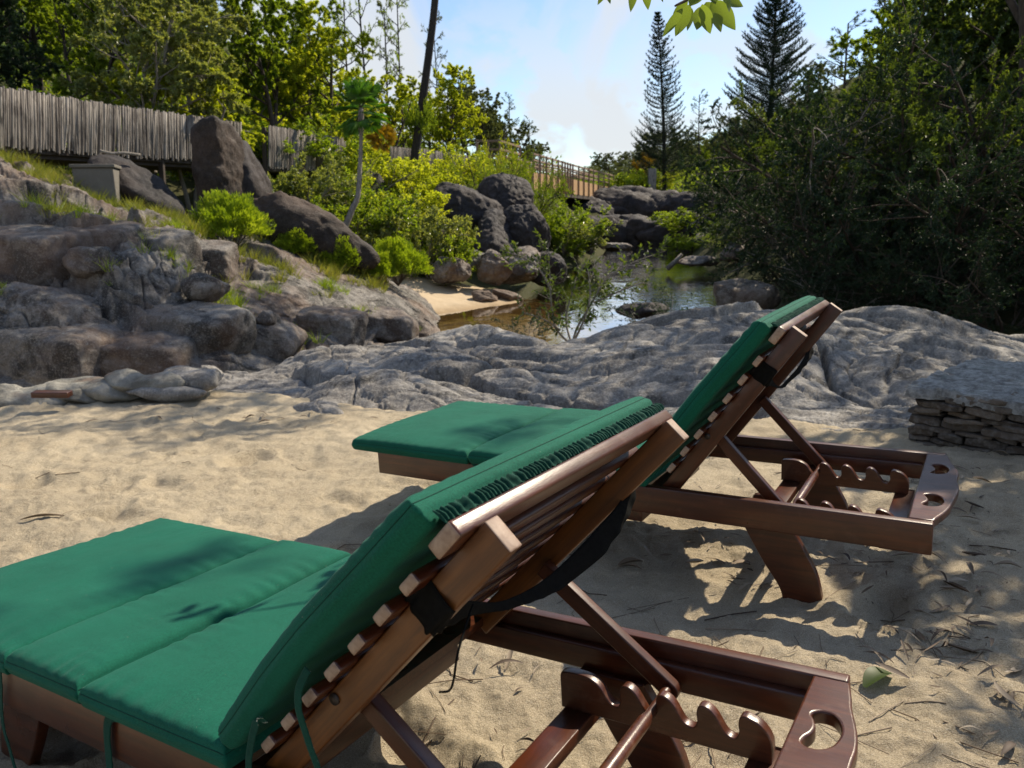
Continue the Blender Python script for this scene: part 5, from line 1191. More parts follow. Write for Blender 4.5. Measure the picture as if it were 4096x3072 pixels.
for (a, b, n) in ((330, 150, 22), (380, 135, 26), (255, 120, 8), (395, 110, 14), (430, 150, 14), (480, 90, 10), (230, 180, 8), (180, 175, 8), (300, 165, 10), (330, 205, 12), (120, 110, 8), (540, 130, 18), (505, 180, 16), (585, 110, 10), (60, 150, 10), (455, 60, 10)):
    for _ in range(n):
        i_ = int(np.clip(a + rg.normal() * 11, 0, 619)); j_ = int(np.clip(b + rg.normal() * 7, 0, 299)); pts.append(bankP[i_, j_] - [0, 0, .02])
tufts('grass_tufts', 'green grass tufts growing in the cracks of the left granite bank', pts, 1.0, L_brt)

# ================================================================== fence, bridge, walls
M = Mat('weathered_pole_wood'); v = M.coord('World', (1, 1, .25)); g_ = M.node('ShaderNodeNewGeometry'); n1 = M.noise(v, 9, 6, .7); n2 = M.noise(M.coord('World', (6, 6, .8)), 8, 5, .7)
c = M.mix(g_.outputs['Random Per Island'], (.11, .092, .078), (.38, .345, .30)); c = M.mix(M.maprange(n1, .48, .62, 0, .75), c, (.035, .028, .024)); c = M.mix(M.maprange(n2, .55, .75, 0, .6), c, (.42, .40, .37))
M_pole = M.set(Base=c, Roughness=.9, Normal=M.bump(n2, .8, .02))
M = Mat('new_planks'); v = M.coord('World', (1, 1, 1)); M_plank = M.set(Base=M.mix(M.noise(v, 3, 5), (.42, .24, .11), (.62, .40, .20)), Roughness=.7)
M = Mat('dark_beam_wood'); v = M.coord('World'); M_beam = M.set(Base=M.mix(M.noise(v, 4, 4), (.035, .025, .02), (.08, .06, .045)), Roughness=.85)
M = Mat('rail_wood'); v = M.coord('World'); M_rail = M.set(Base=M.mix(M.noise(v, 4, 4), (.20, .12, .075), (.36, .25, .17)), Roughness=.8)
M = Mat('pier_concrete'); v = M.coord('World'); M_conc = M.set(Base=M.mix(M.noise(v, 2.5, 6, .7), (.09, .082, .066), (.22, .205, .175)), Roughness=.9, Normal=M.bump(M.noise(v, 20, 5), .5, .02))

def pole_fence(label, pts, seed, gaps=()):
    """upright poles side by side on two rails; pts = (u, vtop, vbottom, Y)"""
    rg = np.random.default_rng(seed); T = np.array([at(u, a, Y) for u, a, b, Y in pts]); Bm = np.array([at(u, b, Y) for u, a, b, Y in pts])
    seg = np.concatenate([[0], np.cumsum(np.linalg.norm(np.diff(T[:, :2], axis=0), axis=1))]); E = empty('pole_fence', tuple(Bm[0])); tag(E, label, 'fence', 'pole fences beside the boardwalk')
    o = Bm[0]; s = 0; Vs = []; Fs = []; k = 0
    f = lambda A, s: np.array([np.interp(s, seg, A[:, i]) for i in range(3)])
    while s < seg[-1]:
        r = rg.uniform(.018, .034); s += r * 2.02
        if any(a < s < b for a, b in gaps): continue
        t = f(T, s) - o; b = f(Bm, s) - o; t = t + [0, 0, rg.uniform(-.02, .035)]; b = b + [0, 0, rg.uniform(-.05, .04)]; j = rg.normal(size=3) * .012; j[2] = 0
        m_ = (t + b) / 2 + rg.normal(size=3) * .008
        V, F = tube_data(np.array([b + j, m_, t - j * .5]), [r, r * .95, r * .85], 6); V = np.concatenate([V, [t - j * .5 + [0, 0, .006]]]); Vs.append(V); F3 = np.array([[12 + q, 12 + (q + 1) % 6, 18] for q in range(6)])
        Fs.append((F + k, F3 + k)); k += len(V)
    mk = mk_mesh('poles', np.concatenate(Vs), np.concatenate([a for a, b in Fs]), np.concatenate([b for a, b in Fs])); link('poles', mk, E, M_pole)
    back = np.array([-.07, .03, 0])
    for h in (.2, .85):
        P = (Bm + (T - Bm) * h) - o + back; tube('rail', [tuple(q) for q in P], .035, M_beam, E, 6)
    for q in np.arange(0, seg[-1], 2.1):
        b = f(Bm, q) - o + back * 2.0; t = f(T, q) - o + back * 2.0; gz = float(groundz(*(f(Bm, q) + back * 2)[:2])) - o[2]
        bar('post', (b[0], b[1], min(gz - .1, b[2] - .3)), (t[0], t[1], t[2] - .03), .11, .11, M_beam, E, up=(0, 1, .01), bev=.01)
    P = Bm - o + np.array([.0, 0, .0]); 
    for i in range(len(pts) - 1):
        bar('deck_beam', P[i] + back * 1.2 + [0, 0, .0], P[i + 1] + back * 1.2 + [0, 0, .0], .12, .16, M_beam, E, bev=.01)
    return E, T, Bm
FE, FT, FB = pole_fence('long grey pole fence on the left, standing above the rocks', [(-120, 68, 135, 12.6), (0, 87, 147, 14.4), (60, 97, 151, 15.8), (120, 106, 155.5, 17.4), (185, 115, 160, 19.4), (241, 123, 164, 21.6)], 3, gaps=((9.9, 9.97), (11.9, 12.0)))
# loose leaning board in the fence gap and the crooked branch under it
pole_fence('short pole fence piece half hidden by shrubs right of the standing rock', [(268, 126, 168, 23), (300, 131, 170, 25), (345, 139, 172, 28)], 4)
pole_fence('far pole fence behind the pool, right of the leaning trunk', [(390, 147, 175, 31), (420, 149, 178, 33), (450, 153, 183, 35), (482, 159, 187, 37)], 5)
# walkway deck behind the fence
Vd = []; 
for (u, v_, Y) in ((-120, 136, 12.6), (0, 148, 14.4), (60, 152, 15.8), (120, 156.5, 17.4), (185, 161, 19.4), (241, 165, 21.6), (300, 169, 25), (390, 176, 31), (450, 183, 35), (482, 187, 37)):
    p_ = at(u, v_, Y); Vd += [p_ + [-.1, .04, -.02], p_ + [-1.5, .5, -.02], p_ + [-.1, .04, -.14], p_ + [-1.5, .5, -.14]]
Fd = []
for i in range(9):
    a = i * 4; b = a + 4; Fd += [[a, b, b + 1, a + 1], [a + 2, a + 3, b + 3, b + 2], [a, a + 2, b + 2, b], [a + 1, b + 1, b + 3, a + 3]]
tag(link('boardwalk', mk_mesh('boardwalk', Vd, Fd, smooth=False), None, M_beam), 'dark boardwalk deck running behind the pole fences', 'boardwalk')
# concrete pier
p_ = at(75, 175, 14.3); E = empty('concrete_pier', (p_[0], p_[1] + .5, p_[2] - .7)); tag(E, 'square concrete pier under the pole fence, half in shadow', 'pier')
bar('block', (-.22, 0, .15), (.42, .20, .15), .9, 1.35, M_conc, E, bev=.02); bar('cap', (-.25, -.01, .86), (.45, .21, .86), .96, .06, M_conc, E, bev=.01)
tag(tube('branch', cat([tuple(at(100, 151, 15.2)), tuple(at(112, 153.5, 15.3)), tuple(at(124, 153, 15.4)), tuple(at(140, 155, 15.6))], 5, False), [.03] * 5 + [.028] * 11, K_pal), 'crooked pale branch stuck under the fence bottom', 'branch')

# bridge
E = empty('wooden_bridge', tuple(at(595, 198, 60) )); tag(E, 'wooden footbridge with orange plank skirt and open railing at the end of the river', 'bridge'); o = np.array(E.location)
bp = [(532, 189.5, 40.5), (560, 192.5, 47), (572, 194, 50), (595, 197, 60), (617, 199, 72)]; top = [(532, 153.5, 40.5), (560, 161.5, 47), (572, 165, 50), (595, 171, 60), (617, 176.5, 72)]; mid = [(532, 172, 40.5), (560, 177, 47), (572, 179, 50), (595, 184.5, 60), (617, 188, 72)]
BB = np.array([at(*q) for q in bp]) - o; TT = np.array([at(*q) for q in top]) - o; MM = np.array([at(*q) for q in mid]) - o
def lerp(A, t):
    q = t * (len(A) - 1); i = min(int(q), len(A) - 2); return A[i] + (A[i + 1] - A[i]) * (q - i)
off = np.array([-1.6, 1.0, 0])
for side, dv in (('near', 0 * off), ('far', off)):
    for i in range(4):
        a, b = MM[i] + dv, MM[i + 1] + dv; c_, d_ = BB[i] + dv, BB[i + 1] + dv; th_ = np.array([-.03, .02, 0])
        Vq = [c_, d_, b, a, c_ + th_, d_ + th_, b + th_, a + th_]; link('plank_skirt', mk_mesh('plank_skirt', Vq, [[0, 1, 2, 3], [7, 6, 5, 4], [0, 4, 5, 1], [3, 2, 6, 7]], smooth=False), E, M_plank)
        for f in (0, .33, .66, 1.0):
            if f == 0: continue
            bar('rail', MM[i] + (TT[i] - MM[i]) * f + dv, MM[i + 1] + (TT[i + 1] - MM[i + 1]) * f + dv, .07, .09, M_rail, E, bev=.005)
    for t in np.linspace(0, 1, 19):
        b, m_ = lerp(BB, t), lerp(TT, t); bar('post', tuple(b + dv + [.05, -.05, -.05]), tuple(m_ + dv + [.05, -.05, .05]), .09, .09, M_rail, E, up=(0, 1, 0.01), bev=.005)
for i in range(4):
    Vq = [BB[i] - [0, 0, .02], BB[i + 1] - [0, 0, .02], BB[i + 1] + off - [0, 0, .02], BB[i] + off - [0, 0, .02]]; Vq += [q - [0, 0, .2] for q in Vq]
    link('deck', mk_mesh('deck', Vq, [[0, 1, 2, 3], [7, 6, 5, 4], [0, 4, 5, 1], [1, 5, 6, 2], [2, 6, 7, 3], [3, 7, 4, 0]], smooth=False), E, M_beam)
for t in (.44, .5, .7): b = lerp(BB, t) + off * .3; bar('pillar', tuple(b - [0, 0, 3.2]), tuple(b - [0, 0, .2]), .35, .35, M_conc, E, up=(0, 1, .01), bev=.02)
E = empty('wooden_railing', tuple(at(478, 162, 45))); tag(E, 'open wooden railing corner above the far pole fence', 'railing'); o = np.array(E.location)
A_ = [at(477, 141, 45) - o, at(500, 141, 44) - o, at(520, 147, 47) - o]; D_ = [at(477, 165, 45) - o, at(500, 165, 44) - o, at(520, 168, 47) - o]
for i in range(2):
    for f in (0, .35, .62): bar('rail', A_[i] + (D_[i] - A_[i]) * f, A_[i + 1] + (D_[i + 1] - A_[i + 1]) * f, .08, .12, M_rail, E, bev=.005)
for i, a in enumerate(A_): bar('post', D_[i] - [0, 0, .6], a + [0, 0, .08], .12, .12, M_rail, E, up=(0, 1, .01), bev=.005)
m_ = (A_[0] + A_[1]) / 2; bar('post', (D_[0] + D_[1]) / 2, m_, .1, .1, M_rail, E, up=(0, 1, .01), bev=.005)

# fallen branches over the water
tag(tube('driftwood', [tuple(at(571, 236, 50)), tuple(at(590, 231, 51)), tuple(at(611, 226, 53))], [.16, .14, .10], K_pal), 'long pale driftwood log lying under the bridge', 'driftwood')
tag(tube('dead_branch', [tuple(at(667, 269, 27)), tuple(at(675, 262, 27)), tuple(at(682, 254, 27))], [.09, .08, .05], K_pal), 'short pale dead branch sticking out of the water at the right bank', 'dead branch')
bar('post', (0, 0, 0), (0, 0, 2.0), .6, .5, M_pole, None, up=(0, 1, .01)); pst = col.objects[-1]; pst.name = 'concrete_post'
pst.location = tuple(at(652, 181, 66)); tag(pst, 'pale grey concrete post at the foot of the narrow conifer', 'post')

# reeds / hanging roots at the far left shore
rg = np.random.default_rng(12); Vr, a4, a3 = blades(260, 1.2, .03, rg, 1.2, .18, .2); p_ = at(566, 252, 37); Vr = Vr + [p_[0], p_[1], -1.35]
tag(link('reeds', mk_mesh('reeds', Vr, a4, a3, smooth=False), None, leafmat('dry_reeds', ((.10, .09, .05), (.18, .16, .10), (.28, .25, .17)), .2)), 'pale dry reeds and roots at the far left shore', kind='stuff')

# mortared stones edging the beach
E = empty('stone_edging', tuple(at(100, 395, 5.5))); tag(E, 'low mortared stone edging between the beach and the rocky gully', 'stone edging'); o = np.array(E.location)
M = Mat('pale_mortar_stone'); v = M.coord('World'); n1 = M.noise(v, 5, 7, .7); n2 = M.noise(v, 30, 5, .7)
c = M.mix(M.maprange(n1, .38, .62), (.13, .122, .10), (.31, .295, .25)); c = M.mix(M.maprange(M.noise(v, 2.2, 3), .58, .66, 0, .8), c, (.17, .10, .06)); M_edge = M.set(Base=c, Roughness=.9, Normal=M.bump(M.math('ADD', n1, M.math('MULTIPLY', n2, .4)), .9, .03))
for k, (u, v_, Y, sx_, sy_, sz_) in enumerate(((-90, 416, 5.5, .8, .45, .30), (-35, 412, 5.5, .7, .42, .28), (12, 404, 5.5, .55, .40, .26), (48, 399, 5.5, .50, .4, .22), (78, 393, 5.6, .62, .42, .22), (112, 388, 5.6, .52, .38, .22), (140, 386, 5.6, .55, .38, .22), (164, 386, 5.5, .46, .32, .20), (196, 378.5, 5.6, .44, .34, .20))):
    b_ = boulder('stone', None, u, v_, Y, (sx_ * 1.1, sy_ * 1.0, sz_ * 1.0), 300 + k, M_edge if k != 8 else G_grey, rot=-.25, sub=5, rough=.03, nf=8, cat_=None)
    pw = Vector(b_.location); b_.parent = E; b_.location = pw - Vector(o)
b_ = boulder('stone', None, 164, 391, 5.42, (.62, .22, .13), 320, G_grey, rot=-.2, sub=4, rough=.02, nf=8, cat_=None); pw = Vector(b_.location); b_.parent = E; b_.location = pw - Vector(o)
q = at(52, 394, 5.22); o_ = bar('wood_offcut', (-.12, 0, 0), (.12, .02, -.01), .08, .04, W_top, None, bev=.006); o_.location = tuple(q); tag(o_, 'short brown piece of wood lying on the stone edging', 'piece of wood')

# dry-stone bench at the right
E = empty('dry_stone_wall', tuple(at(915, 440, 3.62))); tag(E, 'low stacked dry-stone bench at the right edge, topped with flat slate', 'stone wall'); o = np.array(E.location)
A0 = at(914, 384, 3.60); A1 = at(1024, 402, 3.26); dv = A1 - A0; dv[2] = 0; dv = dv / np.linalg.norm(dv); nv = np.array([-dv[1], dv[0], 0]); ztop = A0[2]; zbot = -.10
rg = np.random.default_rng(21); Vs = []; Fs = []; k = 0
bm = bmesh.new(); bmesh.ops.create_cube(bm, size=1); bmesh.ops.subdivide_edges(bm, edges=bm.edges[:], cuts=4, use_grid_fill=True)
Cv = np.array([v_.co[:] for v_ in bm.verts]); Cf = np.array([[q.index for q in f.verts] for f in bm.faces]); bm.free()
def stone(c, L, W2, H2, yaw=0, rollz=0):
    global k
    p = Cv.copy(); p = p * (1 - .16 * (np.abs(Cv).max(1) > 0)[:, None] * ((np.abs(Cv) > .42).sum(1) - 1).clip(0)[:, None] * .5)
    s_ = rg.uniform(0, 50); p = p * [L, W2, H2]; p = p + np.stack([perlin(p * 9 + s_), perlin(p * 9 + s_ + 5), perlin(p * 9 + s_ + 9)], -1) * [.022, .030, .012] + np.stack([perlin(p * 34 + s_), perlin(p * 34 + s_ + 5), perlin(p * 30 + s_ + 9)], -1) * .004
    ca_, sa_ = math.cos(rollz), math.sin(rollz); p = np.stack([p[:, 0] * ca_ - p[:, 2] * sa_, p[:, 1], p[:, 0] * sa_ + p[:, 2] * ca_], -1)
    ca_, sa_ = math.cos(yaw), math.sin(yaw); x = p[:, 0] * ca_ - p[:, 1] * sa_; y = p[:, 0] * sa_ + p[:, 1] * ca_
    P = c + dv * x[:, None] + nv * y[:, None] + np.array([0, 0, 1]) * p[:, 2:3] - o; Vs.append(P); Fs.append(Cf + k); k += len(P)
z_ = zbot
while z_ < ztop - .03:
    h = rg.uniform(.020, .044); s = -.02 + rg.uniform(0, .05)
    while s < 2.4:
        L_ = rg.uniform(.09, .22); stone(A0 * [1, 1, 0] + [0, 0, z_ + h / 2] + dv * (s + L_ / 2) + nv * (.10 + rg.uniform(-.022, .018)), L_ * .97, .22, h * 1.02, rg.normal() * .04, rg.normal() * .035); s += L_
    s = .1
    while s < .9:
        L_ = rg.uniform(.12, .25); stone(A0 * [1, 1, 0] + [0, 0, z_ + h / 2] + dv * (.08 + rg.uniform(-.02, .02)) + nv * (s + L_ / 2), .2, L_ * .97, h * 1.0, rg.normal() * .05, 0); s += L_
    z_ += h * .93
M = Mat('stacked_slate'); v = M.coord('World'); g_ = M.node('ShaderNodeNewGeometry'); n1 = M.noise(v, 30, 6, .7); n2 = M.noise(v, 6, 5, .6)
c = M.mix(g_.outputs['Random Per Island'], (.055, .042, .031), (.15, .12, .092)); c = M.mix(M.maprange(n1, .45, .7, 0, .7), c, (.26, .24, .21)); c = M.mix(M.maprange(n2, .5, .7, 0, .5), c, (.05, .042, .034))
M_slate = M.set(Base=c, Roughness=.9, Normal=M.bump(n1, .9, .012))
link('stacked_stones', mk_mesh('stacked_stones', np.concatenate(Vs), np.concatenate(Fs), smooth=False), E, M_slate)
# slate top: one flaking surface
nx_, ny_ = 320, 150; a, b = np.meshgrid(np.linspace(-.03, 2.45, nx_), np.linspace(-.03, .92, ny_), indexing='ij'); Pq = np.stack([a.ravel(), b.ravel(), 0 * a.ravel()], -1)
f1, f2, idx = voronoi(Pq * [4.5, 10, 1] + .25 * np.stack([perlin(Pq * 9), perlin(Pq * 9 + 4), 0 * a.ravel()], -1)); zz = .012 * ((idx % 9) / 8 - .5) + .010 * np.floor(3 * fbm(Pq * [6, 14, 1], 3)) / 3 + .004 * fbm(Pq * 30, 3)
ed = np.minimum(np.minimum(a + .03, 2.45 - a), np.minimum(b + .03, .92 - b)).ravel(); P = A0 * [1, 1, 0] + dv * (a.ravel() + .012 * perlin(Pq * 12))[:, None] + nv * (b.ravel() + .02 * perlin(Pq * [14, 14, 1] + 7) * (b.ravel() < .1))[:, None]
P[:, 2] = ztop + zz - .05 * (ed < .006) ; c_ = mk_mesh('slate_top', P - o, grid_faces(nx_, ny_))
M = Mat('flaky_slate_top'); v = M.coord('World'); n1 = M.noise(M.coord('World', (1, 1, 1)), 24, 8, .75); c = M.mix(M.maprange(n1, .40, .62), (.15, .145, .13), (.36, .36, .335)); c = M.mix(M.maprange(M.noise(v, 7, 5), .55, .7, 0, .6), c, (.22, .24, .20))
M_top = M.set(Base=c, Roughness=.75, Normal=M.bump(n1, 1.0, .012)); link('slate_top', c_, E, M_top)

# ================================================================== litter on the sand
M = Mat('dry_leaf'); g_ = M.node('ShaderNodeNewGeometry'); M_dry = M.set(Base=M.ramp(g_.outputs['Random Per Island'], ((0, (.05, .030, .018)), (.5, (.16, .11, .065)), (1, (.34, .28, .20)))), Roughness=.7)
def sand_at(X, Y):
    X = np.atleast_1d(np.array(X, float)); Y = np.atleast_1d(np.array(Y, float)); return sandz(X, Y) + sand_detail(X, Y)
def curled_leaf(rg, L, W_):
    n = 9; t = np.linspace(0, 1, n); w_ = W_ * np.sin(np.pi * np.clip(t * .93 + .05, 0, 1)) ** .8; cu = rg.uniform(.3, 1.4); a = rg.uniform(-.4, .4)
    x = t * L; z = .18 * L * np.sin(t * 3.1) * rg.uniform(-.3, 1) + .006; yb = a * (t - .5) ** 2 * L
    V = np.concatenate([np.stack([x, yb - w_ / 2, z + w_ * .5 * cu], -1), np.stack([x, yb, z], -1), np.stack([x, yb + w_ / 2, z + w_ * .5 * cu * rg.uniform(.4, 1)], -1)])
    F = [[i, i + 1, i + 1 + n, i + n] for i in range(n - 1)] + [[i + n, i + n + 1, i + 2 * n + 1, i + 2 * n] for i in range(n - 1)]
    return V, np.array(F)
def ground_pt(u, v_):
    lo, hi = .5, 6.5
    for _ in range(40):
        m_ = (lo + hi) / 2; p = at(u, v_, m_)
        if p[2] < sand_at(p[0], p[1])[0]: hi = m_
        else: lo = m_
    return at(u, v_, (lo + hi) / 2)
rg = np.random.default_rng(33); Vs = []; Fs = []; k = 0
for (uc, vc, su, sv, n) in ((755, 575, 28, 12, 34), (745, 545, 40, 14, 20), (915, 650, 30, 20, 40), (985, 610, 30, 40, 46), (900, 560, 50, 20, 36), (1000, 520, 25, 30, 30), (1010, 690, 20, 40, 24), (640, 545, 60, 20, 16), (520, 670, 40, 20, 12), (960, 480, 40, 10, 20), (300, 420, 120, 6, 40), (420, 560, 40, 18, 12), (560, 740, 60, 12, 10), (820, 480, 120, 10, 20)):
    for _ in range(n):
        u = uc + rg.normal() * su; v_ = min(765, max(403, vc + rg.normal() * sv)); p_ = ground_pt(u, v_); L = rg.uniform(.03, .09) if rg.random() < .5 else rg.uniform(.015, .03)
        V, F = curled_leaf(rg, L, L * rg.uniform(.08, .24)); a = rg.uniform(0, 6.28); tl = rg.normal() * .25; c_, s_ = math.cos(a), math.sin(a)
        V = np.stack([V[:, 0] * c_ - V[:, 1] * s_, V[:, 0] * s_ + V[:, 1] * c_, V[:, 2] + V[:, 0] * tl * (tl > 0)], -1) + [p_[0], p_[1], p_[2] + .002]; Vs.append(V); Fs.append(F + k); k += len(V)
for _ in range(150):   # thin twigs and needles
    u = rg.uniform(420, 1020) if rg.random() < .75 else rg.uniform(0, 420); v_ = rg.uniform(405, 765); p_ = ground_pt(u, v_); a = rg.uniform(0, 6.28); L = rg.uniform(.04, .20); d_ = np.array([math.cos(a), math.sin(a), 0])
    q = np.array([p_, p_ + d_ * L / 2 + [rg.normal() * .008, rg.normal() * .008, 0], p_ + d_ * L]); q[:, 2] = sand_at(q[:, 0], q[:, 1]) + .003; V, F = tube_data(q, rg.uniform(.0008, .0018), 4); Vs.append(V); Fs.append(F + k); k += len(V)
lit = link('leaf_litter', mk_mesh('leaf_litter', np.concatenate(Vs), np.concatenate(Fs)), None, M_dry); tag(lit, 'dry curled leaves and twigs scattered on the sand', kind='stuff')
def one_leaf(name, label, cat_, u, v_, L, W_, a, mat, seed):
    V, F = curled_leaf(np.random.default_rng(seed), L, W_); p_ = ground_pt(u, v_); c_, s_ = math.cos(a), math.sin(a)
    V = np.stack([V[:, 0] * c_ - V[:, 1] * s_, V[:, 0] * s_ + V[:, 1] * c_, V[:, 2]], -1); o_ = link(name, mk_mesh(name, V, F), None, mat); o_.location = (p_[0], p_[1], p_[2] + .004); tag(o_, label, cat_)
one_leaf('fallen_leaf', 'broad green fallen leaf beside the nearest lounger handle', 'leaf', 862, 690, .10, .045, .5, L_oli, 3)
one_leaf('dry_pod', 'long reddish-brown dry pod on the sunny sand at the left', 'dry pod', 20, 523, .17, .022, .2, M_dry, 5)
one_leaf('dry_leaf', 'brown curled dry leaf under the back of the farther lounger', 'leaf', 618, 568, .09, .035, .3, M_dry, 6)

# ================================================================== unseen shade trees added to cast shade, and the branch hanging into view
def canopy(label, base, limbs, clumps, leaf_, seed, dens):
    rg = np.random.default_rng(seed); p = Plant(seed); b = np.array(base, float)
    for lb_ in limbs: p.wood.append((np.array(cat(lb_, 8, False)) - b, np.linspace(.16 if lb_[0][2] < .5 else .07, .03, (len(lb_) - 1) * 8 + 1)))
    Ps = []; Ds = []
    for (x, y, z, R_) in clumps:
        n = int(dens * R_ ** 2); d = nrm(rg.normal(size=(n, 3))); r_ = rg.uniform(0, 1, n) ** .45; q = d * r_[:, None] * R_ * [1, 1, .45]
        keep = perlin((q + [x, y, z]) * 1.6) > -.28; q = q[keep]; Ps.append(q + [x, y, z] - b); Ds.append(nrm(rg.normal(size=(len(q), 3)) + [0, 0, -.4]))
        for _ in range(int(4 * R_)): 
            e = nrm(rg.normal(size=3)) * R_ * .8 * [1, 1, .45]; near = min((np.array(l_[-1]) for l_ in limbs), key=lambda w_: np.linalg.norm(w_ - [x, y, z])); p.wood.append((np.array(cat([near, (near + [x, y, z]) / 2 + [0, 0, .1], np.array([x, y, z]) + e], 5, False)) - b, np.linspace(.03, .006, 11)))
    P = np.concatenate(Ps); D = np.concatenate(Ds); V, F = leaves_mesh(P, D, .15, .055, rg, .2)
    E = empty('shade_tree', base); tag(E, label, 'tree'); link('trunk', p.woodmesh('shade_tree_trunk'), E); link('crown', mk_mesh('crown', V, None, F, mats=[leaf_], smooth=False), E)
    return E
k_ = math.tan(rad(90) - SUN_EL); sh = lambda gx, gy, gz, h: (gx + math.sin(SUN_AZ) * k_ * (h - gz), gy + math.cos(SUN_AZ) * k_ * (h - gz), h)  # sets crown clumps sunward of the ground spots they should shade
cl = []
for (gx, gy, R_, h) in ((-.6, 6.3, .95, 6.2), (.9, 5.6, 1.1, 6.0), (.6, 7.4, 1.0, 6.4), (2.3, 5.3, 1.15, 5.8), (2.2, 7.0, 1.1, 6.2), (3.8, 5.0, 1.2, 5.6), (3.9, 6.8, 1.1, 6.0), (5.3, 5.8, 1.2, 5.6), (-1.9, 6.0, .8, 6.4), (-1.7, 4.9, .7, 6.2), (-2.9, 5.3, .8, 6.4), (.3, 4.6, .5, 6.0), (-1.0, 1.6, .17, 8), (-.35, 1.2, .13, 8), (-1.3, 1.25, .13, 8), (-.2, 2.6, .2, 8)):
    x, y, z = sh(gx, gy, 0, h); cl.append((x, y, z, R_))
canopy('big shade tree added outside the right edge, its crown laid out to shade the outcrop', (9.5, 9.8, -.3), [[(9.5, 9.8, -.3), (9.2, 9.7, 2.5), (8, 9.6, 4.6), (6, 9.8, 5.6), (3.5, 10, 6.0), (2.0, 10.0, 6.2)], [(9.2, 9.7, 2.5), (8.5, 11, 5), (6, 11.5, 6)], [(9.2, 9.7, 2.5), (9.8, 9.8, 5), (9.5, 10.5, 6)]], cl, L_mid, 41, 900)
cl = []  # clumps of an added tree, placed to dapple the sand on the right
for (gx, gy, R_, h) in ((2.3, 3.6, .55, 3.6), (3.1, 3.0, .6, 3.4), (2.2, 2.6, .34, 3.5), (2.9, 2.0, .5, 3.2), (1.9, 1.75, .24, 3.4), (1.5, 3.1, .26, 3.8), (3.6, 4.2, .7, 3.5), (2.5, 1.2, .4, 3.0), (1.0, 3.75, .22, 3.9), (2.7, 2.7, .5, 3.3), (3.4, 2.3, .6, 3.2), (2.0, 3.1, .35, 3.6), (1.55, 2.2, .2, 3.5), (3.0, 3.9, .5, 3.5), (2.2, 1.5, .3, 3.1), (1.95, 3.3, .4, 3.6), (1.75, 2.75, .28, 3.5), (2.3, 3.9, .45, 3.6), (1.35, 1.95, .16, 3.4), (1.55, 3.65, .25, 3.7), (1.7, 2.2, .22, 3.4), (1.15, 1.75, .18, 3.5), (1.45, 1.6, .18, 3.4), (1.0, 1.35, .13, 3.4), (1.65, 2.5, .26, 3.5), (1.4, 2.35, .18, 3.6), (1.9, 2.05, .26, 3.3), (.8, 1.05, .10, 3.3), (2.0, 2.75, .3, 3.4)):
    x, y, z = sh(gx, gy, 0, h); cl.append((x, y, z, R_))
canopy('smaller shade tree added outside the right edge to dapple the sand near the loungers', (6.2, 3.6, -.1), [[(6.2, 3.6, -.1), (6.0, 3.8, 1.6), (5.4, 4.2, 3.0), (4.5, 4.6, 3.5), (3.5, 4.4, 3.7)], [(6.0, 3.8, 1.6), (6.0, 5.4, 3.2)], [(6.0, 3.8, 1.6), (5.2, 2.9, 2.9), (3.9, 2.9, 3.3)]], cl, L_mid, 43, 2000)
cl = []  # clumps of an added tree, placed to shade the left granite bank
for (gx, gy, gz, R_) in ((-6.6, 9.8, -.3, 1.15), (-5.2, 9.6, -.6, 1.1), (-3.8, 9.8, -.6, 1.1), (-5.8, 10.9, .5, 1.1), (-4.4, 11.0, .3, 1.1), (-3.0, 11.2, -.2, 1.1), (-2.2, 12.6, -.3, 1.0), (-7.2, 11.2, .8, 1.0), (-1.6, 13.6, -.7, .8), (-3.4, 12.6, .3, .7)):
    x, y, z = sh(gx, gy, gz, 8.2); cl.append((x, y, z, R_))
canopy('tall tree added in the right thicket, its unseen crown laid out to shade the left bank', (9.6, 15.2, -.2), [[(9.6, 15.2, -.2), (9.5, 15.2, 4), (8.5, 15.4, 7.2), (5, 15.6, 8.2), (2.0, 15.8, 8.4), (-.5, 16, 8.3)], [(9.5, 15.2, 4), (8, 17, 7.5), (4.5, 17.5, 8.2), (2.5, 18, 8.2)], [(9.5, 15.2, 4), (10.5, 14.5, 8)]], cl, L_mid, 47, 1000)
for i, (x, y, k) in enumerate(((-5, -5, 'tree0'), (0, -7, 'tree1'), (5.5, -4.5, 'tree2'), (-9, 0, 'tree1'))):  # unseen trees added to darken the sides that face the viewer
    plant('broadleaf_tree', ('unseen tree added behind the viewer on the left to dim sky light', 'unseen tree added straight behind the viewer to dim sky light', 'unseen tree added behind the viewer on the right to dim sky light', 'unseen tree added left of the beach to dim sky light')[i], 'tree', k, (x, y, -.2), 1.1, 1.1, i, L_drk, K_brn, 'unseen trees added around the beach to dim sky light')
# hanging branch
M = Mat('large_glossy_leaf'); n_ = M.noise(M.coord('Object'), 9, 3); M.set(Base=M.mix(n_, (.06, .11, .015), (.13, .19, .03)), Roughness=.4, Spec=.5)
t_ = M.node('ShaderNodeBsdfTranslucent'); t_.inputs[0].default_value = (.24, .33, .03, 1); mx = M.node('ShaderNodeMixShader'); mx.inputs[0].default_value = .5; M.link(M.b.outputs[0], mx.inputs[1]); M.link(t_.outputs[0], mx.inputs[2]); M.link(mx.outputs[0], M.out.inputs[0]); M_big = M.m
E = empty('hanging_branch', tuple(at(690, -90, 2.6))); tag(E, 'leafy branch hanging into the top of the picture, large backlit green leaves', 'branch'); o = np.array(E.location)
main = cat([at(900, -330, 3.2) - o, at(800, -170, 2.9) - o, at(730, -70, 2.6) - o, at(700, -12, 2.55) - o, at(675, 6, 2.5) - o], 8, False); tube('twig', main, np.linspace(.016, .003, len(main)), K_brn, E, 7)
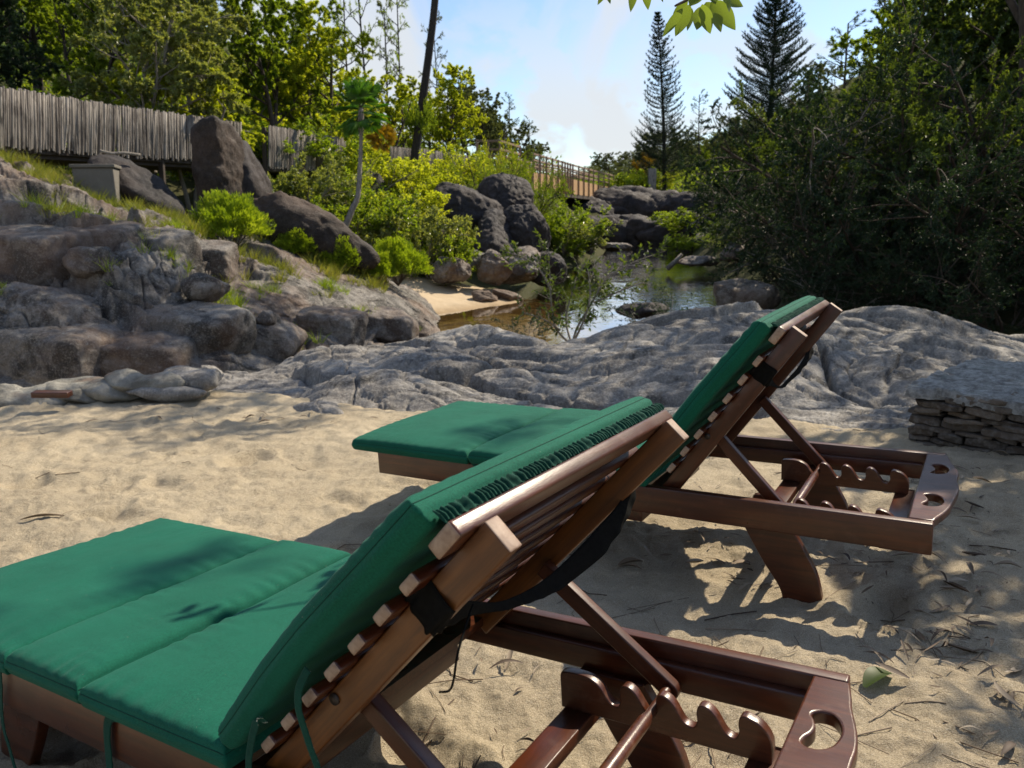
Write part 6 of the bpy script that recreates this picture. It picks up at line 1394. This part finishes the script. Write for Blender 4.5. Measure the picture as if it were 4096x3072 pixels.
tw2 = cat([at(730, -70, 2.6) - o, at(670, -40, 2.5) - o, at(600, -22, 2.45) - o], 8, False); tube('twig', tw2, np.linspace(.006, .002, len(tw2)), K_brn, E, 6)
def bigleaf(u0, v0, u1, v1, w_, Y, tw=0.0, dy=0.0):
    a = at(u0, v0, Y) - o; b = at(u1, v1, Y + dy) - o; D = b - a; L = np.linalg.norm(D); D = D / L; S = nrm(np.cross(D, [math.sin(tw), -math.cos(tw), .2])); N_ = np.cross(S, D); n = 14; t = np.linspace(0, 1, n)
    W_ = w_ / 779 * Y * (np.sin(np.pi * t ** .85) ** .9) ; c_ = a + D * (t * L)[:, None] - N_ * (.10 * L * np.sin(t * 2.6) )[:, None]
    V = np.concatenate([c_ - S * (W_ / 2)[:, None] + N_ * (W_ * .16)[:, None], c_, c_ + S * (W_ / 2)[:, None] + N_ * (W_ * .16)[:, None]]); F = [[i, i + 1, i + 1 + n, i + n] for i in range(n - 1)] + [[i + n, i + n + 1, i + 2 * n + 1, i + 2 * n] for i in range(n - 1)]
    link('leaf', mk_mesh('leaf', V, F), E, M_big)
for a in ((683, 8, 663, 37, 9, 2.5, .4), (690, 4, 675, 36, 13, 2.55, -.3), (692, 8, 688, 31, 12, 2.6, .9), (702, 6, 697, 30, 14, 2.55, .2), (702, 4, 710, 34, 13, 2.5, -.6), (706, 2, 711, 15, 12, 2.6, .1), (712, 0, 722, 32, 14, 2.55, .3), (716, 0, 736, 30, 15, 2.6, -.2), (720, -6, 744, 6, 13, 2.6, .3), (688, 0, 672, 20, 10, 2.6, .8), (682, 6, 679, 30, 8, 2.65, 1.2), (726, -6, 730, 12, 14, 2.55, .9),
          (636, -20, 631, 12, 9, 2.45, .2), (645, -22, 648, 10, 10, 2.45, -.3), (612, -22, 598, 5, 8, 2.45, .4), (604, -20, 610, 4, 7, 2.4, -.5), (700, -14, 690, 6, 15, 2.5, .1), (710, -16, 716, 4, 16, 2.55, .4), (655, -20, 664, 2, 8, 2.5, .6), (624, -22, 620, 0, 8, 2.45, .1)):
    bigleaf(*a)
